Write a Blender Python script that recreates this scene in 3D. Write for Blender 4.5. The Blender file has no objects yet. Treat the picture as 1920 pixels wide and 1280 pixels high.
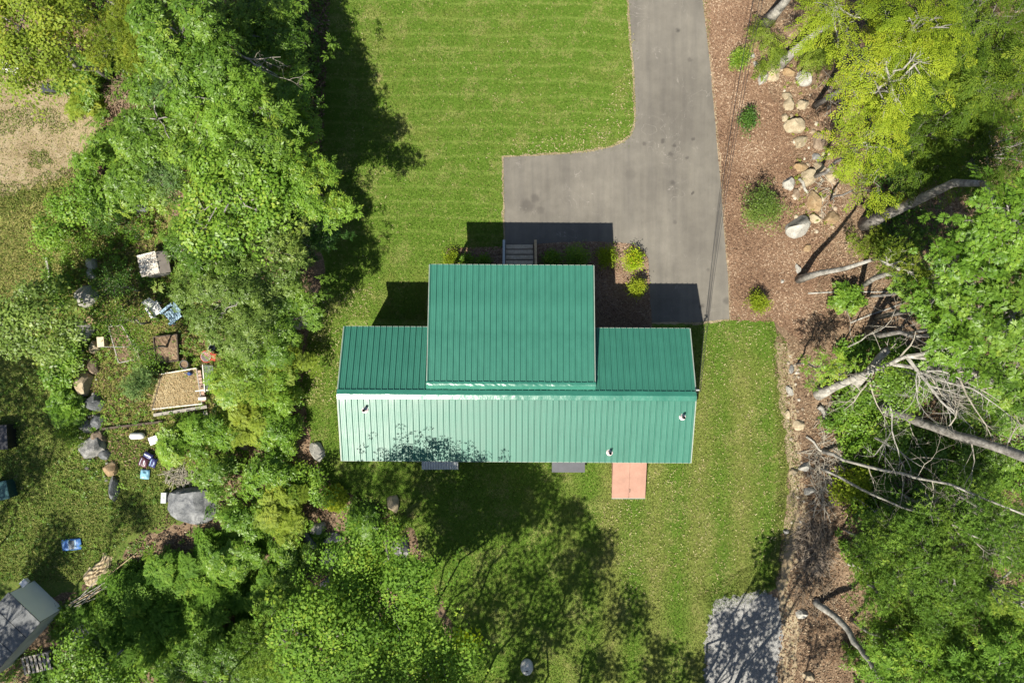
import bpy, math, random
import numpy as np
from mathutils import Vector, Matrix
C = bpy.context.scene.collection
RAD = math.radians
H, F = 29.5, 1280.0            # camera height above ground, focal length in photo pixels

def P(px, py, z=0.0):
    s = (H - z) / F
    return Vector(((px - 960) * s, (640 - py) * s, z))

# ------------------------------------------------------------------ camera, sky, sun, exposure
S = bpy.context.scene
cam = bpy.data.cameras.new('camera'); cam.lens = 24; cam.sensor_width = 36; cam.clip_end = 3000; cam.clip_start = .1
co = bpy.data.objects.new('camera', cam); C.objects.link(co); co.location = (0, 0, H); S.camera = co
W = bpy.data.worlds.new('World'); S.world = W; W.use_nodes = True
SUN_EL, SUN_AZ = RAD(53.9), math.atan2(-0.48, -0.88)
nt = W.node_tree; bg = nt.nodes['Background']
sky = nt.nodes.new('ShaderNodeTexSky'); sky.sky_type = 'NISHITA'; sky.sun_disc = False
sky.sun_elevation = SUN_EL; sky.sun_rotation = SUN_AZ
nt.links.new(sky.outputs[0], bg.inputs[0]); bg.inputs[1].default_value = 0.062
sl = bpy.data.lights.new('sun', 'SUN'); sl.energy = 5.0; sl.angle = RAD(0.5); sl.color = (1.0, .94, .81)
so = bpy.data.objects.new('sun', sl); C.objects.link(so)
sdir = Vector((-0.48 * math.cos(SUN_EL), -0.88 * math.cos(SUN_EL), math.sin(SUN_EL)))
so.rotation_euler = sdir.to_track_quat('Z', 'Y').to_euler(); so.location = sdir * 60
S.view_settings.view_transform = 'Standard'; S.view_settings.look = 'None'
S.view_settings.gamma = 1; S.view_settings.exposure = 0.92; S.view_settings.use_curve_mapping = False
try:
    S.cycles.max_bounces = 7; S.cycles.diffuse_bounces = 3; S.cycles.glossy_bounces = 2; S.cycles.transmission_bounces = 4
except Exception: pass

# ------------------------------------------------------------------ materials
def new_mat(name):
    m = bpy.data.materials.new(name); m.use_nodes = True
    n = m.node_tree.nodes; l = m.node_tree.links
    return m, n, l, n['Principled BSDF']

def ramp(n, l, src, stops, interp='LINEAR'):
    r = n.new('ShaderNodeValToRGB'); r.color_ramp.interpolation = interp
    e = r.color_ramp.elements
    while len(e) < len(stops): e.new(.5)
    for i, (p, c) in enumerate(stops):
        e[i].position = p; e[i].color = (c[0], c[1], c[2], 1)
    l.new(src, r.inputs[0]); return r.outputs[0]

def coords(n, kind):
    if kind == 'Position': return n.new('ShaderNodeNewGeometry').outputs['Position']
    return n.new('ShaderNodeTexCoord').outputs[kind]

def noise(n, l, vec, scale, detail=4, rough=.55, dist=0.0):
    t = n.new('ShaderNodeTexNoise'); t.inputs['Scale'].default_value = scale; t.inputs['Detail'].default_value = detail
    t.inputs['Roughness'].default_value = rough; t.inputs['Distortion'].default_value = dist
    l.new(vec, t.inputs['Vector']); return t.outputs['Fac']

def mixc(n, l, fac, a, b, mode='MIX'):
    m = n.new('ShaderNodeMix'); m.data_type = 'RGBA'; m.blend_type = mode
    for sock, v in ((m.inputs[0], fac), (m.inputs[6], a), (m.inputs[7], b)):
        if isinstance(v, (int, float)): sock.default_value = v
        elif isinstance(v, tuple): sock.default_value = (v[0], v[1], v[2], 1)
        else: l.new(v, sock)
    return m.outputs[2]

def math_(n, l, op, a, b=None, clamp=False):
    m = n.new('ShaderNodeMath'); m.operation = op; m.use_clamp = clamp
    for i, v in enumerate((a, b)):
        if v is None: continue
        if isinstance(v, (int, float)): m.inputs[i].default_value = v
        else: l.new(v, m.inputs[i])
    return m.outputs[0]

def maprange(n, l, v, a, b, c=0.0, d=1.0):
    m = n.new('ShaderNodeMapRange'); m.inputs[1].default_value = a; m.inputs[2].default_value = b
    m.inputs[3].default_value = c; m.inputs[4].default_value = d; l.new(v, m.inputs[0]); return m.outputs[0]

def bump(n, l, bs, h, strength=.4, dist=.02):
    b = n.new('ShaderNodeBump'); b.inputs['Strength'].default_value = strength; b.inputs['Distance'].default_value = dist
    l.new(h, b.inputs['Height']); l.new(b.outputs[0], bs.inputs['Normal'])

def simple(name, c1, c2, scale=8, rough=.6, spec=.3, bmp=.3, metal=0.0, kind='Object', fine=None, detail=5, dist=0.0, lo=.35, hi=.68):
    m, n, l, bs = new_mat(name); v = coords(n, kind)
    f = noise(n, l, v, scale, detail, .6, dist)
    col = ramp(n, l, f, [(lo, c1), (hi, c2)])
    if fine:
        f2 = noise(n, l, v, fine, 3, .6)
        col = mixc(n, l, .55, col, ramp(n, l, f2, [(.3, (.55, .55, .55)), (.7, (1.45, 1.45, 1.45))]), 'MULTIPLY')
    l.new(col, bs.inputs['Base Color']); bs.inputs['Roughness'].default_value = rough
    bs.inputs['Specular IOR Level'].default_value = spec; bs.inputs['Metallic'].default_value = metal
    if bmp: bump(n, l, bs, noise(n, l, v, fine or scale * 3, 4, .6), bmp)
    return m

LEAF_GAIN = 1.44
def leaf_mat(name, stops, rough=.42, spec=.32, trans=.38, tcol=(1.6, 1.4, .6)):
    m, n, l, bs = new_mat(name); stops = [(p, tuple(min(x * LEAF_GAIN * k, .6) for x, k in zip(c, (1.01, 1.04, .74)))) for p, c in stops]
    a = n.new('ShaderNodeAttribute'); a.attribute_name = 'tint'
    col = ramp(n, l, a.outputs['Fac'], stops)
    l.new(col, bs.inputs['Base Color']); bs.inputs['Roughness'].default_value = rough; bs.inputs['Specular IOR Level'].default_value = spec
    tr = n.new('ShaderNodeBsdfTranslucent'); l.new(mixc(n, l, 1.0, col, tcol, 'MULTIPLY'), tr.inputs['Color'])
    mx = n.new('ShaderNodeMixShader'); mx.inputs[0].default_value = trans
    l.new(bs.outputs[0], mx.inputs[1]); l.new(tr.outputs[0], mx.inputs[2])
    l.new(mx.outputs[0], n['Material Output'].inputs['Surface']); return m

def tint_mat(name, stops, rough=.8, spec=.2):
    m, n, l, bs = new_mat(name)
    a = n.new('ShaderNodeAttribute'); a.attribute_name = 'tint'
    l.new(ramp(n, l, a.outputs['Fac'], stops), bs.inputs['Base Color'])
    bs.inputs['Roughness'].default_value = rough; bs.inputs['Specular IOR Level'].default_value = spec; return m

LM = {
 'mid':    leaf_mat('leaf_mid', [(0, (.032, .072, .012)), (.45, (.076, .140, .023)), (.85, (.128, .205, .036)), (1, (.165, .225, .042))]),
 'bright': leaf_mat('leaf_bright', [(0, (.045, .098, .014)), (.45, (.095, .175, .026)), (.85, (.150, .235, .040)), (1, (.205, .255, .045))]),
 'dark':   leaf_mat('leaf_dark', [(0, (.018, .050, .012)), (.5, (.040, .094, .022)), (.9, (.075, .140, .034)), (1, (.11, .17, .04))]),
 'grey':   leaf_mat('leaf_greygreen', [(0, (.046, .080, .020)), (.5, (.094, .145, .038)), (.9, (.145, .200, .060)), (1, (.18, .23, .07))]),
 'lime':   leaf_mat('leaf_lime', [(0, (.070, .110, .010)), (.45, (.140, .190, .018)), (.85, (.210, .250, .028)), (1, (.255, .265, .032))], rough=.6, spec=.15),
 'yellow': leaf_mat('leaf_yellowgreen', [(0, (.065, .100, .014)), (.45, (.125, .172, .026)), (.85, (.190, .230, .040)), (1, (.24, .25, .045))], rough=.55, spec=.2),
 'pine':   leaf_mat('needle_green', [(0, (.042, .090, .016)), (.5, (.088, .158, .028)), (.9, (.145, .215, .042)), (1, (.18, .23, .045))], rough=.55, spec=.2, trans=.25),
 'blue':   leaf_mat('needle_bluegreen', [(0, (.045, .09, .04)), (.5, (.09, .155, .07)), (1, (.16, .22, .10))], rough=.55, spec=.2, trans=.2),
 'fern':   leaf_mat('leaf_fern', [(0, (.036, .082, .013)), (.5, (.078, .150, .024)), (.9, (.130, .212, .036)), (1, (.18, .24, .04))], rough=.6, spec=.15),
 'olive':  leaf_mat('leaf_hemlock_shade', [(0, (.022, .046, .007)), (.45, (.058, .098, .013)), (.85, (.105, .150, .020)), (1, (.16, .19, .028))], rough=.6, spec=.15),  # darker hemlock leaves: shade of the upper corner is put into the colour
 'gold':   leaf_mat('leaf_gold', [(0, (.11, .19, .010)), (.5, (.20, .285, .014)), (.9, (.29, .34, .02)), (1, (.34, .26, .035))], rough=.6, spec=.15),
}
BARK = simple('bark_grey', (.12, .11, .10), (.33, .31, .285), 6, .85, .15, .6, fine=30)
BARKP = simple('bark_pale', (.17, .16, .14), (.43, .41, .37), 5, .8, .2, .5, fine=26)
BARKB = simple('bark_brown', (.075, .055, .04), (.17, .135, .10), 6, .9, .1, .6, fine=30)
TWIG = simple('dead_twig', (.24, .215, .175), (.41, .375, .315), 3, .85, .15, 0)
ROCKS = {
 'cream': simple('rock_cream', (.27, .215, .14), (.42, .36, .255), 2.6, .85, .2, .8, fine=24),
 'tan':   simple('rock_tan', (.23, .15, .08), (.37, .28, .17), 2.4, .85, .2, .8, fine=22),
 'white': simple('rock_white', (.25, .24, .215), (.40, .385, .35), 2.8, .8, .25, .8, fine=22),
 'grey':  simple('rock_grey', (.12, .12, .12), (.34, .33, .31), 2.6, .85, .25, .9, fine=20, dist=.8),
 'dark':  simple('rock_dark', (.07, .075, .083), (.22, .225, .23), 2.4, .8, .3, .9, fine=20, dist=.8),
 'brown': simple('rock_brown', (.14, .10, .07), (.29, .23, .17), 2.4, .85, .25, .9, fine=20, dist=.6),
}
def flat(name, c, rough=.5, spec=.4, metal=0.0, var=.12, scale=6):
    return simple(name, tuple(x * (1 - var) for x in c), tuple(min(x * (1 + var), .95) for x in c), scale, rough, spec, 0, metal)
WHITE = flat('white_paint', (.58, .58, .565)); BLACK = flat('black_plastic', (.018, .018, .02), .45)
GREYWOOD = simple('weathered_wood', (.20, .185, .165), (.36, .335, .30), 7, .85, .15, .4, dist=1.5)
TANWOOD = simple('tan_wood', (.30, .22, .13), (.48, .37, .24), 7, .8, .2, .4, dist=1.5)
DARKWOOD = simple('dark_wood', (.05, .038, .03), (.12, .095, .075), 7, .85, .15, .4, dist=1.5)

def roof_mat(name, col, rough, wr=0.0):
    m, n, l, bs = new_mat(name); v = coords(n, 'Object')
    f = noise(n, l, v, 1.3, 5, .6); f2 = noise(n, l, v, 45, 2, .5)
    c = mixc(n, l, .5, ramp(n, l, f, [(.3, tuple(x * .9 for x in col)), (.7, tuple(x * 1.1 for x in col))]),
             ramp(n, l, f2, [(.3, (.93, .93, .93)), (.7, (1.07, 1.07, 1.07))]), 'MULTIPLY')
    l.new(c, bs.inputs['Base Color'])
    l.new(maprange(n, l, f, .3, .7, rough - .03, rough + .05), bs.inputs['Roughness'])
    bs.inputs['Specular IOR Level'].default_value = .7 if wr else .52; bs.inputs['Metallic'].default_value = .0
    bump(n, l, bs, noise(n, l, v, 3.5 if wr else 1.2, 3, .5), wr or .10, .05 if wr else .02)
    return m
GREEN = roof_mat('green_painted_metal', (.032, .150, .107), .43)
GREENW = roof_mat('green_metal_flashing', (.030, .155, .108), .29, .35)
DECK = flat('roof_deck_edge', (.03, .10, .07), .6)
TRIM = flat('pale_trim', (.26, .30, .26), .5, .4)
SIDING = simple('siding', (.30, .33, .32), (.38, .41, .40), 2, .6, .3, 0)
GLASS, _n, _l, _b = new_mat('window_glass'); _b.inputs['Base Color'].default_value = (.03, .04, .045, 1); _b.inputs['Roughness'].default_value = .08; _b.inputs['Specular IOR Level'].default_value = .8

# --- ground materials
def lawn_material():
    m, n, l, bs = new_mat('mown_grass'); p = coords(n, 'Position')
    sep = n.new('ShaderNodeSeparateXYZ'); l.new(p, sep.inputs[0]); X, Y = sep.outputs[0], sep.outputs[1]
    fl = n.new('ShaderNodeCombineXYZ'); l.new(X, fl.inputs[0]); l.new(Y, fl.inputs[1]); v = fl.outputs[0]
    big = noise(n, l, v, .28, 4, .55); med = noise(n, l, v, 1.6, 5, .6); fine = noise(n, l, v, 22, 3, .7); vf = noise(n, l, v, 60, 2, .6)
    col = ramp(n, l, fine, [(.25, (.058, .114, .011)), (.5, (.086, .155, .016)), (.75, (.122, .192, .027))])
    yel = maprange(n, l, math_(n, l, 'ADD', math_(n, l, 'MULTIPLY', big, .62), math_(n, l, 'MULTIPLY', med, .45)), .53, .70)
    col = mixc(n, l, math_(n, l, 'MULTIPLY', yel, .62), col, ramp(n, l, vf, [(.3, (.115, .155, .026)), (.7, (.190, .200, .050))]))
    # yellower towards the house walls and the bare edges
    # mowing lines
    sx = math_(n, l, 'POWER', math_(n, l, 'ABSOLUTE', math_(n, l, 'SINE', math_(n, l, 'MULTIPLY', math_(n, l, 'ADD', math_(n, l, 'ADD', Y, math_(n, l, 'MULTIPLY', big, .9)), math_(n, l, 'MULTIPLY', X, .02)), 4.7))), 22)
    sv = math_(n, l, 'MULTIPLY', math_(n, l, 'ADD', math_(n, l, 'SINE', math_(n, l, 'MULTIPLY', X, 3.3)), 1.0), .5)
    north = maprange(n, l, Y, 2.0, 5.0)
    east = math_(n, l, 'MULTIPLY', maprange(n, l, X, 1.5, 4.0), maprange(n, l, Y, 1.0, -2.0))
    col = mixc(n, l, math_(n, l, 'MULTIPLY', math_(n, l, 'MULTIPLY', sx, north), math_(n, l, 'MULTIPLY', med, .75)), col, (.19, .25, .055))
    col = mixc(n, l, math_(n, l, 'MULTIPLY', math_(n, l, 'MULTIPLY', sv, east), .75), col, (.165, .185, .045))
    # straw flecks, worm-like, in patches
    w = noise(n, l, v, 9, 3, .6, 1.2); ridge = math_(n, l, 'ABSOLUTE', math_(n, l, 'SUBTRACT', w, .5))
    fleck = maprange(n, l, ridge, .055, .02); patch = maprange(n, l, noise(n, l, v, .9, 4, .65), .52, .60)
    spk = maprange(n, l, noise(n, l, v, 10, 2, .5), .59, .66)
    col = mixc(n, l, math_(n, l, 'MULTIPLY', math_(n, l, 'MULTIPLY', fleck, patch), .55), col, (.30, .265, .11))
    col = mixc(n, l, math_(n, l, 'MULTIPLY', spk, .45), col, (.26, .25, .08))
    bare = maprange(n, l, noise(n, l, v, .75, 4, .6), .66, .72)
    col = mixc(n, l, math_(n, l, 'MULTIPLY', bare, .6), col, (.27, .22, .10))
    l.new(col, bs.inputs['Base Color']); bs.inputs['Roughness'].default_value = .8; bs.inputs['Specular IOR Level'].default_value = .15
    bump(n, l, bs, math_(n, l, 'ADD', fine, vf), .7, .04); return m
LAWN = lawn_material()

def asphalt_material():
    m, n, l, bs = new_mat('worn_asphalt'); p = coords(n, 'Position')
    big = noise(n, l, p, .35, 5, .6); med = noise(n, l, p, 2.2, 5, .6); fine = noise(n, l, p, 70, 2, .6)
    mp = n.new('ShaderNodeMapping'); mp.inputs['Scale'].default_value = (2.2, .16, 1); l.new(p, mp.inputs[0])
    streak = noise(n, l, mp.outputs[0], 1.4, 4, .55)
    col = ramp(n, l, big, [(.3, (.112, .103, .090)), (.7, (.172, .159, .137))])
    col = mixc(n, l, .5, col, ramp(n, l, streak, [(.3, (.74, .74, .76)), (.7, (1.20, 1.19, 1.15))]), 'MULTIPLY')
    col = mixc(n, l, .6, col, ramp(n, l, med, [(.3, (.86, .86, .86)), (.7, (1.1, 1.1, 1.1))]), 'MULTIPLY')
    col = mixc(n, l, .8, col, ramp(n, l, fine, [(.25, (.72, .72, .72)), (.75, (1.25, 1.25, 1.25))]), 'MULTIPLY')
    vo = n.new('ShaderNodeTexVoronoi'); vo.inputs['Scale'].default_value = .7; l.new(p, vo.inputs['Vector'])
    spot = math_(n, l, 'MULTIPLY', maprange(n, l, vo.outputs['Distance'], .13, .06), maprange(n, l, med, .45, .6))
    col = mixc(n, l, math_(n, l, 'MULTIPLY', spot, .85), col, (.05, .047, .043))
    scr = math_(n, l, 'ABSOLUTE', math_(n, l, 'SUBTRACT', noise(n, l, p, 1.1, 3, .5, 1.5), .5))
    scm = math_(n, l, 'MULTIPLY', maprange(n, l, scr, .006, .002), maprange(n, l, noise(n, l, p, .5, 3, .6), .52, .6))
    col = mixc(n, l, math_(n, l, 'MULTIPLY', scm, .75), col, (.25, .23, .205))
    oil = maprange(n, l, noise(n, l, mp.outputs[0], 3.1, 5, .7), .66, .74)
    col = mixc(n, l, math_(n, l, 'MULTIPLY', oil, .6), col, (.06, .057, .053))
    nz = n.new('ShaderNodeTexNoise'); nz.inputs['Scale'].default_value = 5; l.new(p, nz.inputs['Vector'])
    wv = n.new('ShaderNodeVectorMath'); wv.operation = 'MULTIPLY_ADD'; l.new(nz.outputs['Color'], wv.inputs[0]); wv.inputs[1].default_value = (.22, .22, 0); l.new(p, wv.inputs[2])
    acc = None
    for (sx, sy, sr, amt) in ((985, 388, .38, .55), (1000, 375, .25, .5), (1010, 398, .22, .4), (1240, 268, .12, .7), (1262, 276, .10, .7), (1297, 264, .10, .7), (1255, 292, .15, .6), (1205, 272, .13, .55), (1258, 345, .16, .6), (1285, 300, .10, .6), (1360, 567, .22, .5), (1295, 365, .09, .8), (1325, 510, .10, .4), (1290, 115, .12, .4), (1180, 330, .3, .25), (1290, 240, 1.0, .16), (1262, 420, .12, .4), (1100, 330, .6, .15)):
        c_ = P(sx + 3, sy - 3); dn = n.new('ShaderNodeVectorMath'); dn.operation = 'DISTANCE'; l.new(wv.outputs[0], dn.inputs[0]); dn.inputs[1].default_value = (c_.x + .11, c_.y + .11, .014)
        v_ = maprange(n, l, dn.outputs['Value'], sr, sr * .45, 0, amt); acc = v_ if acc is None else math_(n, l, 'MAXIMUM', acc, v_)
    col = mixc(n, l, acc, col, (.055, .050, .046))
    l.new(col, bs.inputs['Base Color']); bs.inputs['Roughness'].default_value = .85; bs.inputs['Specular IOR Level'].default_value = .2
    bump(n, l, bs, fine, .35, .01); return m
ASPHALT = asphalt_material()
def soil(name, c1, c2, c3, s1=.8, s2=14, s3=55):
    m, n, l, bs = new_mat(name); p = coords(n, 'Position')
    a = noise(n, l, p, s1, 5, .6); b = noise(n, l, p, s2, 4, .7, .6); c = noise(n, l, p, s3, 2, .6)
    col = ramp(n, l, a, [(.3, c1), (.7, c2)])
    col = mixc(n, l, maprange(n, l, b, .5, .68), col, c3)
    col = mixc(n, l, .9, col, ramp(n, l, c, [(.25, (.55, .55, .55)), (.75, (1.4, 1.4, 1.4))]), 'MULTIPLY')
    l.new(col, bs.inputs['Base Color']); bs.inputs['Roughness'].default_value = .9; bs.inputs['Specular IOR Level'].default_value = .1
    bump(n, l, bs, math_(n, l, 'ADD', b, c), .8, .05); return m
SOILE = soil('bare_pale_soil', (.27, .20, .13), (.42, .34, .235), (.22, .20, .085))
LITTER = soil('forest_litter', (.085, .055, .036), (.27, .19, .125), (.38, .28, .185))
MULCH = soil('bark_mulch', (.165, .098, .061), (.245, .152, .098), (.335, .225, .145), .9, 18, 50)
BEDMULCH = soil('bed_mulch', (.19, .125, .09), (.26, .175, .125), (.36, .27, .195), .8, 20, 55)
DIRT = soil('sandy_dirt', (.23, .175, .10), (.36, .29, .18), (.37, .305, .205), .7, 3, 45)
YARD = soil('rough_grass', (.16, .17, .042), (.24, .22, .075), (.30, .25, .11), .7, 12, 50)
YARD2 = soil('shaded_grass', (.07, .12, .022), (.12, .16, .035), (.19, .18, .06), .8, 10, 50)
GRAVELM = soil('grey_gravel', (.20, .20, .205), (.29, .285, .275), (.40, .39, .37), 1.2, 26, 60)
SANDM = soil('straw_sand', (.28, .20, .10), (.40, .30, .165), (.46, .37, .22), 1.5, 14, 60)

# ------------------------------------------------------------------ mesh helpers
class MB:
    def __init__(s): s.v = []; s.f = []
    def add(s, vs, fs):
        o = len(s.v); s.v += [tuple(v) for v in vs]; s.f += [tuple(i + o for i in f) for f in fs]; return s
    def box(s, c, d, rz=0.0, rx=0.0, ry=0.0):
        M = Matrix.Translation(c) @ Matrix.Rotation(rz, 4, 'Z') @ Matrix.Rotation(rx, 4, 'X') @ Matrix.Rotation(ry, 4, 'Y')
        vs = [M @ Vector((x * d[0] / 2, y * d[1] / 2, z * d[2] / 2)) for z in (-1, 1) for y in (-1, 1) for x in (-1, 1)]
        return s.add(vs, [(0, 2, 3, 1), (4, 5, 7, 6), (0, 1, 5, 4), (2, 6, 7, 3), (0, 4, 6, 2), (1, 3, 7, 5)])
    def bar(s, a, b, w, h):
        a = Vector(a); b = Vector(b); d = (b - a); L = d.length; d.normalize()
        up = Vector((0, 0, 1)) if abs(d.z) < .95 else Vector((1, 0, 0))
        x = d.cross(up).normalized(); u = x.cross(d)
        vs = [p + x * sx * w / 2 + u * su * h / 2 for p in (a, b) for su in (-1, 1) for sx in (-1, 1)]
        return s.add(vs, [(0, 1, 3, 2), (4, 6, 7, 5), (0, 4, 5, 1), (2, 3, 7, 6), (0, 2, 6, 4), (1, 5, 7, 3)])
    def tube(s, pts, radii, n=6, cap=True):
        pts = [Vector(p) for p in pts]; o = len(s.v)
        ref = Vector((.3, .9, .2)).normalized()
        for i, p in enumerate(pts):
            d = (pts[min(i + 1, len(pts) - 1)] - pts[max(i - 1, 0)]).normalized()
            x = d.cross(ref)
            if x.length < .1: x = d.cross(Vector((1, 0, 0)))
            x.normalize(); y = d.cross(x); r = radii[i] if not isinstance(radii, float) else radii
            for k in range(n):
                a = 2 * math.pi * k / n
                s.v.append(tuple(p + x * math.cos(a) * r + y * math.sin(a) * r))
        for i in range(len(pts) - 1):
            for k in range(n):
                a = o + i * n + k; b = o + i * n + (k + 1) % n
                s.f.append((a, b, b + n, a + n))
        if cap:
            s.f.append(tuple(o + k for k in range(n))[::-1]); s.f.append(tuple(o + (len(pts) - 1) * n + k for k in range(n)))
        return s
    def lathe(s, prof, c=(0, 0, 0), n=20):
        o = len(s.v); c = Vector(c)
        for (r, z) in prof:
            for k in range(n):
                a = 2 * math.pi * k / n; s.v.append((c.x + r * math.cos(a), c.y + r * math.sin(a), c.z + z))
        for i in range(len(prof) - 1):
            for k in range(n):
                a = o + i * n + k; b = o + i * n + (k + 1) % n; s.f.append((a, b, b + n, a + n))
        s.f.append(tuple(o + k for k in range(n))[::-1]); s.f.append(tuple(o + (len(prof) - 1) * n + k for k in range(n)))
        return s
    def mesh(s, name, mat, smooth=False, off=(0, 0, 0)):
        me = bpy.data.meshes.new(name)
        o = Vector(off)
        me.from_pydata([(v[0] - o.x, v[1] - o.y, v[2] - o.z) for v in s.v], [], s.f)
        me.materials.append(mat)
        if smooth:
            for p in me.polygons: p.use_smooth = True
        me.update(); return me

def link(name, me, parent=None, loc=(0, 0, 0)):
    o = bpy.data.objects.new(name, me); C.objects.link(o)
    if parent is not None: o.parent = parent
    o.location = loc; return o
def part(name, mb, mat, parent, smooth=False):
    """mb holds world coordinates; parent is an unrotated Empty (or a child of one) at parent['_o']"""
    off = parent['_o'] if '_o' in parent else (0, 0, 0)
    return link(name, mb.mesh(name, mat, smooth, off), parent)
def thing(name, label, cat, loc=(0, 0, 0), group=None):
    o = bpy.data.objects.new(name, None); C.objects.link(o); o.location = loc; o['label'] = label; o['category'] = cat
    o['_o'] = tuple(loc); o.empty_display_size = .2
    if group: o['group'] = group
    return o
def tag(o, label, cat, group=None):
    o['label'] = label; o['category'] = cat
    if group: o['group'] = group
    return o
def single(name, mb, mat, label, cat, loc, group=None, smooth=False):
    return tag(link(name, mb.mesh(name, mat, smooth, loc), None, loc), label, cat, group)

def np_mesh(name, verts, k, mat, tint=None, faces=None):
    """verts (n,3); either faces = consecutive k-gons or an explicit (m,k) index array"""
    me = bpy.data.meshes.new(name); nv = len(verts)
    idx = np.arange(nv, dtype=np.int32) if faces is None else faces.astype(np.int32).ravel()
    nf = len(idx) // k
    me.vertices.add(nv); me.vertices.foreach_set('co', np.ascontiguousarray(verts, dtype=np.float32).ravel())
    me.loops.add(len(idx)); me.loops.foreach_set('vertex_index', idx)
    me.polygons.add(nf); me.polygons.foreach_set('loop_start', np.arange(0, nf * k, k, dtype=np.int32))
    me.materials.append(mat)
    if tint is not None:
        a = me.attributes.new('tint', 'FLOAT', 'FACE'); a.data.foreach_set('value', np.clip(tint, 0, 1).astype(np.float32))
    me.update(calc_edges=True); return me

def inpoly(pts, poly):
    x, y = pts[:, 0], pts[:, 1]; inside = np.zeros(len(pts), bool); n = len(poly)
    for i in range(n):
        x1, y1 = poly[i]; x2, y2 = poly[(i + 1) % n]
        c = ((y1 > y) != (y2 > y)); 
        if y1 == y2: continue
        inside ^= c & (x < (x2 - x1) * (y - y1) / (y2 - y1) + x1)
    return inside
def scatter(rng, poly_px, n, holes=()):
    w = np.array([tuple(P(*p))[:2] for p in poly_px]); lo, hi = w.min(0), w.max(0)
    pts = rng.uniform(lo, hi, (n, 2)); k = inpoly(pts, w)
    for h in holes: k &= ~inpoly(pts, np.array([tuple(P(*p))[:2] for p in h]))
    return pts[k]
def rough_poly(poly, step=9, amp=2.2, seed=0, closed=True):
    """subdivide a pixel polygon and give it an uneven edge"""
    r = random.Random(seed); out = []
    for i in range(len(poly)):
        a = poly[i]; b = poly[(i + 1) % len(poly)]; L = math.hypot(b[0] - a[0], b[1] - a[1]); m = max(1, int(L / step))
        for k in range(m):
            t = k / m; j = amp if k else amp * .4
            out.append((a[0] + (b[0] - a[0]) * t + r.uniform(-j, j), a[1] + (b[1] - a[1]) * t + r.uniform(-j, j)))
    return out
def sheet(name, poly_px, z, mat):
    vs = [tuple(P(x, y))[:2] + (z,) for x, y in poly_px]
    import mathutils.geometry as g
    tri = g.tessellate_polygon([[Vector(v) for v in vs]])
    me = bpy.data.meshes.new(name); 
    fs = []
    for t in tri:
        a, b, c = [Vector(vs[i]) for i in t]
        fs.append(t if (b - a).cross(c - a).z > 0 else t[::-1])
    me.from_pydata(vs, [], fs); me.materials.append(mat); me.update()
    o = link(name, me); o['kind'] = 'structure'; return o

# ------------------------------------------------------------------ ground and surfaces
gp = 600.0
me = bpy.data.meshes.new('ground'); me.from_pydata([(-gp, -gp, 0), (gp, -gp, 0), (gp, gp, 0), (-gp, gp, 0)], [], [(0, 1, 2, 3)])
me.materials.append(LITTER); o = link('ground', me); o['kind'] = 'structure'

LAWN_P = [(600, -420), (1330, -420), (1330, 600), (1450, 598), (1453, 640), (1458, 720), (1470, 800), (1478, 870), (1474, 960), (1462, 1030), (1456, 1100),
          (1400, 1130), (1340, 1150), (1326, 1190), (1320, 1300), (1320, 1600), (760, 1600), (800, 1300), (850, 1180), (800, 1060), (770, 985), (700, 950), (620, 905), (585, 850),
          (575, 800), (565, 740), (572, 660), (590, 580), (610, 500), (600, 420), (585, 330), (575, 200), (570, 0)]
DRIVE_P = [(1172, -420), (1178, 0), (1183, 60), (1189, 140), (1192, 212), (1190, 238), (1183, 255), (1170, 267), (1148, 276), (1110, 284), (1050, 290), (944, 295),
           (946, 420), (949, 500), (1100, 520), (1222, 604), (1310, 604), (1368, 598), (1365, 520), (1358, 440), (1350, 330), (1340, 220), (1331, 120), (1322, 40), (1314, -20), (1270, -420)]
sheet('lawn', rough_poly(LAWN_P, 9, 5.0, 1), .006, LAWN)
yard = sheet('rough_grass_yard', rough_poly([(-900, 330), (-200, 340), (60, 330), (150, 340), (320, 380), (350, 520), (420, 620), (430, 780), (400, 860), (-900, 860)], 14, 6, 2), .003, YARD)
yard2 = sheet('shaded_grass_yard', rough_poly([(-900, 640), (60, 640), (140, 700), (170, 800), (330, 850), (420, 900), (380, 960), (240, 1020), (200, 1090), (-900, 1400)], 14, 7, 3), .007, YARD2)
dirt = sheet('sandy_track', rough_poly([(-700, 120), (0, 128), (90, 150), (150, 200), (185, 215), (185, 275), (150, 300), (90, 345), (0, 368), (-700, 420)], 9, 12, 4), .010, DIRT)
mulch = sheet('mulch_strip', rough_poly([(1245, -420), (1330, 120), (1350, 400), (1360, 596), (1450, 602), (1500, 640), (1530, 560), (1545, 440), (1500, 330), (1470, 230), (1420, 120), (1400, -60), (1400, -420)], 12, 5, 5), .009, MULCH)
def outset(poly, d):
    out = []; n = len(poly); ar = sum(poly[i][0] * poly[(i + 1) % n][1] - poly[(i + 1) % n][0] * poly[i][1] for i in range(n)); sg = 1 if ar > 0 else -1
    for i in range(n):
        a, b = poly[i - 1], poly[(i + 1) % n]; tx, ty = b[0] - a[0], b[1] - a[1]; L = math.hypot(tx, ty) or 1
        out.append((poly[i][0] + sg * ty / L * d, poly[i][1] - sg * tx / L * d))
    return out
sheet('driveway_margin', rough_poly(outset(DRIVE_P, 4), 7, 1.8, 16), .0115, SOILE)
drive = sheet('driveway', rough_poly(DRIVE_P, 14, .7, 6), .014, ASPHALT)
BED_P = [(1006, 458), (1040, 455), (1100, 453), (1150, 454), (1185, 458), (1205, 468), (1215, 485), (1218, 540), (1222, 612), (1222, 640), (1006, 640)]
bed = sheet('planting_bed', rough_poly(BED_P, 10, .8, 7), .019, BEDMULCH)
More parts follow.
